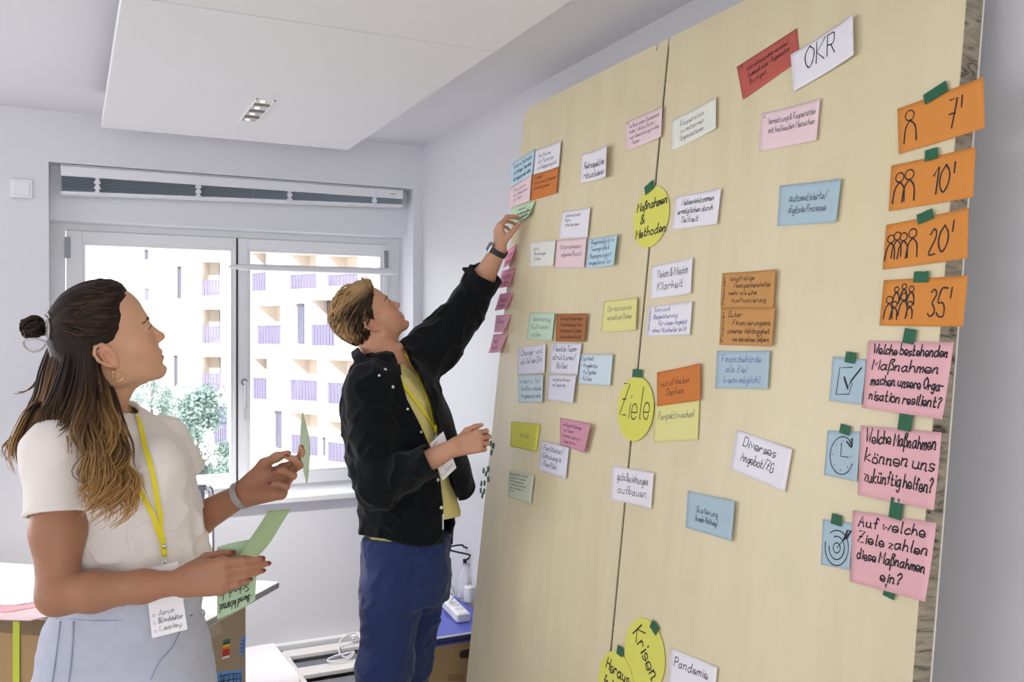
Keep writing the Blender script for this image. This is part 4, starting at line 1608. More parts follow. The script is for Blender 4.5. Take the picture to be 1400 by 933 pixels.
def brows(root, R, o, sc, m, thick, skin):
    """eyebrow hairs and the lash line, laid on the finished face"""
    sf = Surf(skin)
    for s in (-1, 1):
        mb = MB()
        rnd = random.Random(3 + s)
        mid = catmull([(.1075, s * .012, .0320), (.1075, s * .024, .0365), (.1010, s * .038, .0395), (.0880, s * .052, .0350)], 8)
        for i in range(90):
            k = rnd.random() * (len(mid) - 2)
            a = int(k)
            p = mid[a] + (mid[a + 1] - mid[a]) * (k - a) + np.array([.0, 0, rnd.gauss(0, .0015 * thick)])
            t = nrm(mid[a + 1] - mid[a]) + np.array([0, 0, .35])
            P = [sf.near(o + R @ ((p + t * .0065 * e + np.array([.004, 0, 0])) * sc), .0006)[0] for e in (0, .5, 1)]
            mb.tube(P, [.0006 * thick, .0008 * thick, .0003], 4)
        view_obj('eyebrow', (np.array(mb.v), mb.f), m, root)
        lash = catmull([(.0920, s * .0470, .0195), (.1000, s * .0400, .0225), (.1040, s * .0310, .0232), (.1020, s * .0225, .0205)], 6)
        P = [sf.near(o + R @ ((p + np.array([.003, 0, 0])) * sc), .0004)[0] for p in lash]
        t = MB().tube(P, list(.0011 * np.sin(np.linspace(.5, 2.6, len(P)))), 5)
        view_obj('eyelashes', (np.array(t.v), t.f), M_LASH, root)


M_LASH = mat('eyelash', '2a1d18', rough=.7)
M_EYE = mat('eye', 'ffffff', rough=.12, attr='Col', spec=.6)
M_SKIN = mat('skin', 'ffffff', rough=.48, attr='Col', spec=.35, sss=.06, bump=(420, .06))


class Surf:
    """finds points on finished meshes along a picture ray (view frame)"""

    def __init__(s, *vfs):
        V_, F_ = [], []
        for v, f in vfs:
            b = len(V_)
            V_.extend([tuple(p) for p in v])
            F_.extend([tuple(int(i) + b for i in q) for q in f])
        s.b = BVHTree.FromPolygons(V_, F_)

    def hit(s, x, y, off=.002):
        d = Vector(((x - 700) / F, 1.0, (HZ - y) / F)).normalized()
        p, n, i, t = s.b.ray_cast(Vector((0, 0, H)), d)
        if p is None:
            p, n, i, t = s.b.find_nearest(Vector((0, 0, H)) + d * 2.5)
        n = np.array(n)
        if n @ np.array(d) > 0:
            n = -n
        return np.array(p) + n * off, n

    def near(s, p, off=.002):
        q, n, i, t = s.b.find_nearest(Vector(p))
        n = np.array(n)
        if n @ (np.asarray(p) - np.array(q)) < 0:
            n = -n
        return np.array(q) + n * off, n

    def path(s, pts, off=.002, n=6):
        pp = catmull(pts, n)
        P, N = [], []
        for x, y in pp:
            a, b = s.hit(x, y, off)
            P.append(a)
            N.append(b)
        P = np.array(P)
        # calm sudden jumps between neighbouring hits
        for _ in range(3):
            P[1:-1] = P[1:-1] * .5 + (P[:-2] + P[2:]) * .25
        N = np.array(N)
        for _ in range(3):
            N[1:-1] = N[1:-1] * .5 + (N[:-2] + N[2:]) * .25
        return P, N
# ------------------------------------------------------------------ the woman
def strands(name, guides, n, root, rnd, r0=.0022, wave=.010, cols=None, pts=22, spread=.006, clumps=12, curl=2.2, short=.25):
    """hair in locks: each lock follows a blend of two neighbouring guides and its strands share its wave"""
    G = [np.array(g, float) for g in guides]
    mb = MB()
    C = []
    LK = []
    for j in range(clumps):
        LK.append(((j + rnd.uniform(.1, .9)) / clumps * (len(G) - 1), rnd.random() * 6.28, curl * rnd.uniform(.7, 1.35), wave * rnd.uniform(.55, 1.25), rnd.random(), rnd.gauss(0, .010), 1 - rnd.random() * short))
    for i in range(n):
        k, ph, fr, am, tone0, dd, e = LK[i % clumps]
        k = min(max(k + rnd.gauss(0, .10), 0), len(G) - 1.001)
        a = int(k)
        t = k - a
        g = G[a] * (1 - t) + G[a + 1] * t
        off = np.array([rnd.gauss(0, spread), rnd.gauss(0, spread) + dd, rnd.gauss(0, spread * .4)])
        c = catmull(g, 7)
        m = len(c)
        s = np.linspace(0, 1, m)
        p_ = ph + rnd.gauss(0, .35)
        w = am * rnd.uniform(.8, 1.2) * np.clip(s - .18, 0, 1) * 1.4
        c = c + off * np.clip(s * 2.2, 0.15, 1)[:, None]
        c[:, 0] += w * np.sin(s ** 1.25 * fr * 6.28 + p_)
        c[:, 1] += w * np.cos(s ** 1.25 * fr * 6.28 + p_) * .7
        ee = e * rnd.uniform(.88, 1)
        idx = np.linspace(0, (m - 1) * ee, pts)
        c = np.array([c[int(j)] + (c[min(int(j) + 1, m - 1)] - c[int(j)]) * (j - int(j)) for j in idx])
        ss = np.linspace(0, 1, pts)
        rr = r0 * rnd.uniform(.6, 1.3) * (1 - .78 * ss ** 2.0)
        mb.tube(c, list(rr), 5, cap=False)
        tone = min(1, max(0, tone0 * .7 + rnd.random() * .3))
        for j in range(pts):
            C.extend([cols(ss[j] * e, tone, c[j])] * 5)
    return view_obj(name, (np.array(mb.v), np.array(mb.f)), M_HAIR, root, True, np.array(C))


M_HAIR = mat('hair', 'ffffff', rough=.58, attr='Col', spec=.18)
M_TEE = mat('white cotton', 'e6dfd8', rough=.9, spec=.15, sheen=.2, bump=(900, .05))
M_JEAN = mat('light denim', 'b6bac8', rough=.9, spec=.15, noise=(40, .10), bump=(1100, .10))
M_STRAP = mat('yellow lanyard', 'e3d326', rough=.6)
M_CARD = mat('badge card', 'f1eef0', rough=.5)
M_GOLD = mat('gold', 'd8b878', rough=.25, metal=1.0)
M_SILV = mat('silver mesh', 'b9b8b4', rough=.35, metal=.9, bump=(1500, .5))
M_SEAM = mat('denim seam', '98a3b8', rough=.9)


def woman():
    root = person_root('person', 170, 1.97)
    tag(root, 'woman with long half-up brown hair in white tee and pale jeans, holding green cards', 'person')
    O = V(139.5, 478.5, 1.945)
    R = head_rot(math.radians(29), math.radians(20), math.radians(10))
    # ---------------- skin
    fd = Field((-1.10, 1.62, .96), (-.42, 2.26, 1.80), .0026)
    neck0 = V(131, 562, 1.975)
    fd.frame(R, O)
    sculpt_head(fd)
    nk = fd.w((-.018, 0, -.040))
    fr = fd.w((.022, 0, -.075))
    fd.frame()
    fd.chain([nk, neck0 + (0, 0, .02), neck0 + (.0, 0, -.05)], [.052, .053, .062], k=.03)
    fd.cone(fr, neck0 + (.018, -.004, .01), .026, .032, k=.03)
    sR, sL = V(80, 622, 1.84), V(221, 606, 2.11)
    fd.chain([sR, neck0 + (0, 0, -.075), sL], [.048, .070, .046], k=.04)     # chest and shoulders, under the shirt
    fd.cone(neck0 + (.05, 0, -.09), neck0 + (.06, 0, -.26), .072, .070, k=.03)
    # right (near) arm
    eR, wR = V(79, 814, 1.765), V(246, 797, 1.745)
    fd.chain([sR, (sR * .45 + eR * .55) + np.array([.0, 0, 0]), eR], [.051, .047, .037], k=.03)
    m1 = eR * .70 + wR * .30
    fd.chain([eR, m1, eR * .3 + wR * .7, wR], [.037, .0375, .029, .0230], k=.02)
    tipsR = sculpt_hand(fd, wR, V(330, 783, 1.765) - wR, (-.05, 1.0, -.12), False,
                        [(8, 16, 6), (8, 18, 8), (10, 20, 10), (12, 24, 12)], [(.75, .35, .65), (.93, .05, .42), (.96, -.05, .1)], .90, splay=(-.11, -.03, .05, .13))
    # left (far) arm
    eL, wL = V(222, 738, 2.13), V(334, 675, 2.05)
    fd.chain([sL, eL], [.052, .042], k=.03)
    fd.chain([eL, eL * .6 + wL * .4, wL], [.042, .039, .0250], k=.02)
    tipsL = sculpt_hand(fd, wL, V(404, 652, 2.045) - wL, (-.02, -.80, .60), True,
                        [(16, 34, 22), (30, 56, 30), (42, 64, 34), (50, 66, 36)], [(.86, .34, .36), (.985, .10, .14), (.99, -.04, .06)], 1.06, splay=(.08, .02, -.05, -.12))
    v, f = fd.mesh(2)
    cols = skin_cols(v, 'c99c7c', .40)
    tan = np.clip((1.36 - v[:, 2]) / .05, 0, 1)[:, None]  # mask of the arms: their shade is put into the skin colour
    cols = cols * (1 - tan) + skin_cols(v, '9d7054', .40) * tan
    cols = face_paint(cols, v, R, O, 1.0, 'b9605c', False)
    cols = paint_nails(cols, v, tipsR + tipsL, '6e1420', .85)
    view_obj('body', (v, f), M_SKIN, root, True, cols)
    eyes(root, R, O, 1.0, '5a6a70')
    brows(root, R, O, 1.0, mat('brown brow', '6e503b', rough=.7), .8, (v, f))
    # earring hoop
    e0 = O + R @ np.array([.004, -.0800, -.031])
    hoop = MB().tube([e0 + R @ np.array([.011 * math.sin(a), -.003, -.0125 + .0125 * math.cos(a)]) for a in np.linspace(0, 6.0, 26)], .0013, 8)
    view_obj('earring', (np.array(hoop.v), hoop.f), M_GOLD, root)

    # ---------------- tee shirt
    DT = 1.97
    row = lambda y, xl, xr, D, hd: (V(0, y, D)[2], V(xl, y, D)[0], V(xr, y, D)[0], D, hd)
    tr = [row(560, 108, 178, 1.97, .075), row(576, 90, 202, 1.97, .12), row(600, 76, 228, 1.97, .150), row(630, 74, 244, 1.97, .158), row(670, 80, 262, 1.965, .15), row(710, 86, 268, 1.96, .142),
          row(750, 90, 272, 1.955, .138), row(785, 92, 277, 1.95, .140), row(806, 96, 276, 1.95, .138), row(826, 104, 268, 1.95, .128)]
    lo, hi = np.array((-1.14, 1.68, .98)), np.array((-.62, 2.30, 1.50))

    def folds(P):
        a = np.array([P[:, 0] * 6, P[:, 1] * 6, P[:, 2] * 13]).T
        n = vnoise(a + vnoise(P * 5)[:, None] * 1.2)
        n2 = vnoise(np.array([P[:, 0] * 16 + P[:, 2] * 9, P[:, 1] * 14, P[:, 2] * 20 - P[:, 0] * 12]).T + 7)
        low = np.clip((1.36 - P[:, 2]) / .22, 0.22, 1)
        n3 = vnoise(np.array([P[:, 0] * 34, P[:, 1] * 34, P[:, 2] * 7]).T + 3)
        return (n * .007 - (1 - np.abs(n2)) ** 5 * .012 + n3 * .004) * low
    sd = Field(lo, hi, .0034)
    sd.loft(tr, k=.01, pw=2.3)
    sd.ell(V(218, 645, 1.90), (.050, .072, .070), k=.04)                   # bust, near and far
    sd.ell(V(222, 640, 2.02), (.046, .062, .066), k=.04)
    hR, hL = sR * .56 + eR * .44 + np.array([-.004, 0, 0]), sL + np.array([.040, .035, -.080])
    sd.chain([neck0 + (.0, -.03, -.045), sR * .75 + neck0 * .25 + (0, 0, -.03)], [.058, .060], k=.03)
    sd.chain([neck0 + (.03, .05, -.045), sL + (-.012, 0, -.004)], [.060, .058], k=.03)
    sd.warp(folds)
    sd.shell(.011)
    nc = V(140, 560, 1.97)
    sd.cone(nc + (.004, 0, -.004), nc + (.020, 0, .10), .066, .082, k=.004, op='sub')
    sd.cut(lambda P: (V(0, 808, 1.95)[2] - P[:, 2]))
    tv, tf = sd.mesh(1)
    dR, dL = nrm(eR - sR), nrm(hL - sL)
    for (p0, p1, p2, rs, dd) in ((sR * .55 + neck0 * .45 + (0, -.02, -.03), sR + (-.002, 0, 0), hR, (.046, .064, .057), dR), (sL * .7 + neck0 * .3 + (0, 0, -.035), sL, hL, (.045, .058, .056), dL)):
        q = np.array([p0, p1, p2])
        fs = Field(q.min(0) - .09, q.max(0) + .09, .0032)
        fs.chain([p0, p1, p2 + dd * .03], [rs[0], rs[1], rs[2]], k=.03)
        fs.warp(lambda P: folds(P) * .9 + vnoise(P * 24) * .002)
        fs.shell(.009)
        fs.cut(lambda P: (P - p2) @ dd)
        v2, f2 = fs.mesh(1)
        tf = np.vstack([tf, f2 + len(tv)])
        tv = np.vstack([tv, v2])
    tee = (tv, tf)
    view_obj('t_shirt', tee, M_TEE, root)

    # ---------------- jeans
    jd = Field((-1.13, 1.62, .0), (-.55, 2.30, 1.10), .0048)
    jr = [row(795, 100, 274, 1.95, .139), row(812, 95, 271, 1.95, .141), row(845, 76, 266, 1.95, .150), row(885, 68, 278, 1.95, .168), row(935, 62, 286, 1.95, .175), row(985, 62, 290, 1.95, .165)]
    jd.loft(jr, k=.01, pw=2.4)
    for (h_, k_, a_) in ((V(132, 965, 1.87), V(150, 1190, 1.87), V(140, 1440, 1.90)), (V(222, 965, 2.05), V(238, 1190, 2.05), V(215, 1400, 2.06))):
        jd.chain([h_, k_, a_], [.108, .075, .062], k=.04)
    gC, gD = V(214, 905, 1.80), V(150, 990, 1.80)
    cre = lambda P: (np.exp(-((vnoise(P * np.array([9, 9, 24])) * 3) ** 2)) * -.0022 + vnoise(P * np.array([5, 5, 12])) * .003)
    jd.warp(cre)
    jd.shell(.012)
    jd.cut(lambda P: P[:, 2] - V(0, 801, 1.95)[2])
    jd.cut(lambda P: .03 - P[:, 2])
    jeans = jd.mesh(1)
    jo = view_obj('jeans', jeans, M_JEAN, root)
    S = Surf(jeans)
    for pts in ([(83, 850), (78, 890), (72, 933)], [(101, 850), (99, 890), (93, 945)], [(248, 858), (236, 885), (218, 905), (206, 930)], [(76, 846), (150, 849), (262, 842)]):
        P, N = S.path(pts, .0012)
        t = MB().tube(P, .0017, 6)
        view_obj('seam', (np.array(t.v), t.f), M_SEAM, root)
    # shoes
    for (x, y, D) in ((140, 1440, 1.90), (215, 1400, 2.06)):
        a = V(x, y, D)
        sh = Field((a[0] - .12, a[1] - .14, 0), (a[0] + .26, a[1] + .12, .16), .005)
        sh.chain([(a[0] - .01, a[1], .05), (a[0] + .10, a[1] - .03, .045), (a[0] + .16, a[1] - .05, .035)], [.045, .045, .038], k=.02)
        sh.cut(lambda P: .003 - P[:, 2])
        view_obj('shoe', sh.mesh(1), mat('white sneaker', 'e6e4e0', rough=.6), root)

    # ---------------- hair
    def hcol(s, tone, p):
        d = np.array(lin('2a1e18'))
        m_ = np.array(lin('6b4c2e'))
        g = np.array(lin('bb9058'))
        k = np.clip((1.525 - p[2]) / .27 + (tone - .5) * .9, 0, 1)
        return d * (1 - k) ** 1.5 + (m_ * (1 - k) + g * k) * (1 - (1 - k) ** 1.5)
    cp = Field((-1.16, 1.72, 1.40), (-.80, 2.16, 1.80), .0030)
    cp.frame(R, O)
    cp.ell((.014, 0, .056), (.103, .082, .092), k=.004)
    cp.ell((-.030, 0, .010), (.066, .076, .085), k=.02)
    for e_ in (-1, 1):
        cp.ell((.006, e_ * .094, -.004), (.030, .026, .038), k=.006, op='sub')
    iR = lambda P: ((P - O) @ R)

    def hairline(P):
        q = iR(P)
        edge = np.interp(q[:, 2], [-.06, -.02, .02, .045, .07, .10, .13], [-.022, -.016, .026, .052, .062, .080, .110])
        edge = edge + np.interp(np.abs(q[:, 1]), [0, .05, .075], [.006, 0, -.004])
        return (q[:, 0] - edge) * .8

    bun_l = R.T @ (V(66, 450, 1.93) - O)
    bun_l[0] += .004

    def comb(P):
        q = iR(P) - bun_l
        a = np.arctan2(q[:, 1], q[:, 2])
        return vnoise(np.array([a * 9, a * 0, np.linalg.norm(q, axis=1) * 5]).T) * .0022 + vnoise(np.array([a * 26, a * 0, np.linalg.norm(q, axis=1) * 4]).T) * .0012
    cp.frame()
    cp.warp(lambda P: comb(P) + np.clip(.0125 + hairline(P) * .55, 0, .016))
    cp.cut(hairline)
    cv, cf = cp.mesh(1)
    view_obj('hair', (cv, cf), M_HAIR, root, True, np.tile(np.array(lin('261c17')), (len(cv), 1)) * (1 + .35 * vnoise(cv * np.array([20, 20, 60])))[:, None])
    hs = Surf((cv, cf))
    rnd = random.Random(11)
    # combed strands from the hairline to the knot
    mb, C = MB(), []
    bw = O + R @ bun_l
    for i in range(460):
        th = rnd.uniform(-1.0, 1.0)
        zz = rnd.uniform(.012, .135)
        x0 = np.interp(zz, [-.02, .02, .045, .07, .10, .13], [-.010, .030, .056, .066, .082, .090]) - rnd.random() * .05
        y0 = -.09 if rnd.random() < .62 else rnd.uniform(-.09, .09)
        a = np.array([x0, y0, zz])
        e = bun_l + np.array([.012, rnd.gauss(0, .012), rnd.gauss(0, .012)])
        P = []
        for t in np.linspace(0, 1, 12):
            p = a * (1 - t) + e * t
            q, n_ = hs.near(O + R @ (p + np.array([0, (1 if p[1] > 0 else -1) * .03, .03 * (1 - t)])), .0008 + .0022 * rnd.random())
            P.append(q)
        P = np.array(P)
        P[1:-1] = P[1:-1] * .5 + (P[:-2] + P[2:]) * .25
        lift = .0010 + .0020 * rnd.random()
        P = np.array([hs.near(q + (q - O) * .05, lift)[0] for q in P])
        mb.tube(P, list(.0016 * rnd.uniform(.5, 1.3) * np.sin(np.linspace(.5, 2.8, 12))), 4, cap=False)
        c = np.array(lin('2b1f18')) * (rnd.uniform(.5, 1.4) if rnd.random() < .7 else rnd.uniform(1.6, 3.2))
        C.extend([c] * 48)
    view_obj('hair_strands', (np.array(mb.v), np.array(mb.f)), M_HAIR, root, True, np.array(C))
    # knot of hair with its tie
    kb, C = MB(), []
    kc = V(45, 448, 1.93)
    for i in range(46):
        ax1, ax2 = nrm([rnd.gauss(0, 1) for _ in range(3)]), nrm([rnd.gauss(0, 1) for _ in range(3)])
        ax2 = nrm(ax2 - ax1 * (ax1 @ ax2))
        rr = rnd.uniform(.012, .026)
        a0 = rnd.random() * 6.28
        P = [kc + np.array([rnd.gauss(0, .002), 0, 0]) + (ax1 * math.cos(a) * rr + ax2 * math.sin(a) * rr) for a in np.linspace(a0, a0 + rnd.uniform(2.5, 5), 14)]
        kb.tube(P, list(.0042 * np.sin(np.linspace(.4, 2.9, 14))), 5, cap=False)
        c = np.array(lin('2a1f18')) * rnd.uniform(.7, 1.6)
        C.extend([c] * 70)
    view_obj('hair_bun', (np.array(kb.v), np.array(kb.f)), M_HAIR, root, True, np.array(C))
    tie = MB()
    D0 = 1.885
    tie.tube(catmull([V(61, 431, D0), V(66, 440, D0 - .02), V(67, 455, D0 - .025), V(64, 468, D0 - .02), V(56, 478, D0 - .02), V(44, 481, D0 - .01), V(35, 476, D0), V(32, 468, D0), V(38, 464, D0 - .01), V(52, 464, D0 - .025), V(62, 468, D0 - .028), V(67, 478, D0 - .026), V(70, 488, D0 - .02)], 6), .0022, 8)
    tie.tube(catmull([V(61, 431, D0), V(63, 428, D0 - .01), V(67, 432, D0 - .02), V(65, 437, D0 - .02)], 6), .0022, 8)
    view_obj('hair_tie', (np.array(tie.v), tie.f), mat('grey satin cord', 'a9a6a3', rough=.4), root)

    def g(*p):
        return [V(*q) for q in p]
    front = [g((136, 506, 1.900), (146, 537, 1.885), (152, 575, 1.825), (160, 615, 1.79), (172, 660, 1.775), (166, 714, 1.785)),
             g((129, 484, 1.872), (137, 535, 1.86), (138, 575, 1.80), (147, 618, 1.765), (162, 665, 1.755), (150, 724, 1.77)),
             g((122, 462, 1.856), (125, 535, 1.835), (122, 580, 1.772), (130, 622, 1.738), (145, 668, 1.735), (136, 716, 1.75)),
             g((116, 458, 1.854), (112, 530, 1.828), (107, 580, 1.762), (113, 622, 1.728), (126, 660, 1.728), (120, 692, 1.735))]
    back = [g((116, 456, 1.854), (112, 520, 1.85), (104, 560, 1.83), (98, 580, 1.81), (88, 596, 1.795), (80, 606, 1.79)),
            g((98, 452, 1.858), (92, 510, 1.86), (84, 550, 1.85), (72, 575, 1.83), (55, 596, 1.82), (44, 622, 1.80)),
            g((82, 452, 1.874), (72, 505, 1.885), (62, 545, 1.88), (46, 580, 1.865), (26, 610, 1.84), (22, 640, 1.82)),
            g((70, 466, 1.91), (58, 505, 1.915), (52, 545, 1.92), (36, 585, 1.91), (17, 612, 1.885), (17, 636, 1.87)),
            g((76, 470, 1.99), (66, 505, 2.0), (60, 545, 2.0), (54, 575, 2.0), (44, 600, 1.98), (40, 610, 1.98))]
    inner = [g((134, 500, 1.92), (144, 530, 1.90), (150, 570, 1.865), (158, 605, 1.82), (166, 640, 1.79), (164, 670, 1.785)),
             g((110, 470, 1.93), (106, 520, 1.92), (104, 560, 1.90), (108, 585, 1.86), (116, 610, 1.81), (126, 640, 1.785)),
             g((76, 470, 1.95), (70, 520, 1.95), (66, 550, 1.95), (60, 570, 1.93), (55, 580, 1.92), (50, 590, 1.91))]
    strands('hair_lengths', inner, 200, root, rnd, .0050, .006, hcol, spread=.012, clumps=10)
    strands('hair_lengths', front, 440, root, rnd, .0025, .040, hcol, spread=.006, clumps=16, curl=1.8, short=.10)
    strands('hair_lengths', back, 340, root, rnd, .0023, .012, hcol, spread=.006, clumps=14, curl=1.3, short=.4)
    strands('hair_lengths', [back[2][:3] + g((42, 560, 1.85), (24, 610, 1.82), (34, 655, 1.80)), back[3][:3] + g((30, 580, 1.86), (12, 622, 1.85), (30, 655, 1.83))], 34, root, rnd, .0020, .006, hcol, spread=.004, clumps=3, curl=.8, short=.1)
    strands('hair_lengths', [g((56, 500, 1.93), (52, 515, 1.93), (46, 527, 1.93), (36, 534, 1.93), (26, 536, 1.93), (15, 533, 1.93)), g((58, 500, 1.93), (54, 518, 1.93), (48, 530, 1.93), (38, 537, 1.93), (26, 539, 1.93), (18, 537, 1.93))], 8, root, rnd, .0011, .001, hcol, spread=.001, clumps=2, curl=.5)

    # ---------------- bracelet watch on the far wrist
    wdir = nrm(wL - eL)
    wc = wL - wdir * .006
    a_ = nrm(np.cross(wdir, (0, 1, 0)))
    b_ = np.cross(wdir, a_)
    band = MB()
    ring = [wc + (a_ * math.cos(t) * .0305 + b_ * math.sin(t) * .0300) for t in np.linspace(0, 6.283, 33)]
    band.ribbon(ring, [nrm(p - wc) for p in ring], .016, .0022)
    wo = view_obj('bracelet_watch', (np.array(band.v), band.f), M_SILV, root, False)
    tail = MB().tube([wc + a_ * .030 + np.array([.0, -.012, -.004]), wc + a_ * .036 + np.array([.004, -.016, -.012])], [.0075, .0065], 8)
    view_obj('clasp', (np.array(tail.v), tail.f), M_SILV, wo, True)

    # ---------------- lanyard and badge (a thing of its own, hanging on her)
    S = Surf(tee, (v, f))
    ly = empty('lanyard', tuple(v2w(V(221, 757, 1.75))), -YAW)
    ORIG[ly.name] = V(221, 757, 1.75)
    tag(ly, 'yellow lanyard with paper name badge hanging on the woman', 'lanyard', 'lanyards with name badges')
    for pts in ([(163, 590), (170, 620), (186, 655), (203, 690), (215, 725), (220, 752)], [(177, 552), (188, 583), (203, 625), (211, 660), (216, 700), (219, 735), (221, 752)]):
        P, N = S.path(pts, .0095)
        r_ = MB().ribbon(P, N, .0095, .0014)
        view_obj('strap', (np.array(r_.v), r_.f), M_STRAP, ly, False)
    pc, nc_ = S.hit(221, 758, .010)
    ck = MB().tube([pc + (0, 0, .012), pc + (0, 0, -.004)], .0052, 10)
    view_obj('clasp', (np.array(ck.v), ck.f), M_STRAP, ly)
    hk = MB().tube(catmull([pc + (0, 0, -.004), pc + (.004, -.002, -.014), pc + (.001, -.003, -.026), pc + (-.003, -.002, -.018), pc + (.001, 0, -.012)], 5), .0019, 8)
    hk.tube([pc + (0, 0, .022), pc + (0, 0, .012)], .004, 10)
    view_obj('hook', (np.array(hk.v), hk.f), M_CHROME, ly)
    bq = [V(196, 776, 1.835), V(244, 764, 1.835), V(258, 861, 1.69), V(209, 874, 1.69)]     # TL TR BR BL, passing behind the forearm
    SJ = Surf(tee, jeans)
    hits = [SJ.hit(x, y, 0)[0][1] for x in (200, 222, 250) for y in (780, 815, 845, 868)]
    db = min(min(hits) - .004, pc[1] - .006)
    bq = [V(197, 779, db), V(243, 768, db + .004), V(256, 861, db - .004), V(208, 873, db - .008)]
    bv = np.array(bq + [p + np.array([0, .0012, 0]) for p in bq])
    bo = view_obj('badge', (bv, [(0, 3, 2, 1), (4, 5, 6, 7), (0, 1, 5, 4), (1, 2, 6, 5), (2, 3, 7, 6), (3, 0, 4, 7)]), M_CARD, ly, False)
    badge_text(bq, ['Jana', 'BG Architektur', 'Lesley'], ly, rnd, .62, .96)
    return root


def badge_text(q, lines, root, rnd, t0, t1, left=.12):
    """writing on a hanging card; q = TL TR BR BL in view-frame metres"""
    tl, tr, br, bl = q
    w, h = np.linalg.norm(tr - tl), np.linalg.norm(bl - tl)
    n = nrm(np.cross(tr - tl, tl - bl))
    if n[1] > 0:
        n = -n

    def full(u, v_):
        a, b = u / w, v_ / h
        return (1 - a) * (1 - b) * bl + a * (1 - b) * br + a * b * tr + (1 - a) * b * tl, n
    mb = MB()
    stroke_mesh(mb, layout(lines, w, h, (left + .12, t0, .08, 1 - t1), rnd), full, .0011, rnd)
    for k in range(len(lines)):
        yy = h * (1 - t0 - (t1 - t0) * (k + .6) / len(lines))
        stroke_mesh(mb, [np.array(arc(w * left, yy, w * .035, w * .035, 0, 6.3, 10))], full, .0006, rnd)
    stroke_mesh(mb, [np.array([(w * .12, h * .90), (w * .45, h * .92)])], full, .002, rnd)
    view_obj('writing', (np.array(mb.v), mb.f), INK['g'], root, False)


woman()
# ------------------------------------------------------------------ the man
M_BLACK = mat('black corduroy', '0d1013', rough=.9, spec=.15, sheen=.08, bump=(700, .15))
M_YTEE = mat('pale yellow cotton', 'd9cd86', rough=.9, spec=.15, bump=(900, .05))
M_TROU = mat('navy cotton', '24315c', rough=.85, spec=.2, sheen=.15, bump=(900, .08))
M_BUTTON = mat('pearl button', 'eef0ee', rough=.3)


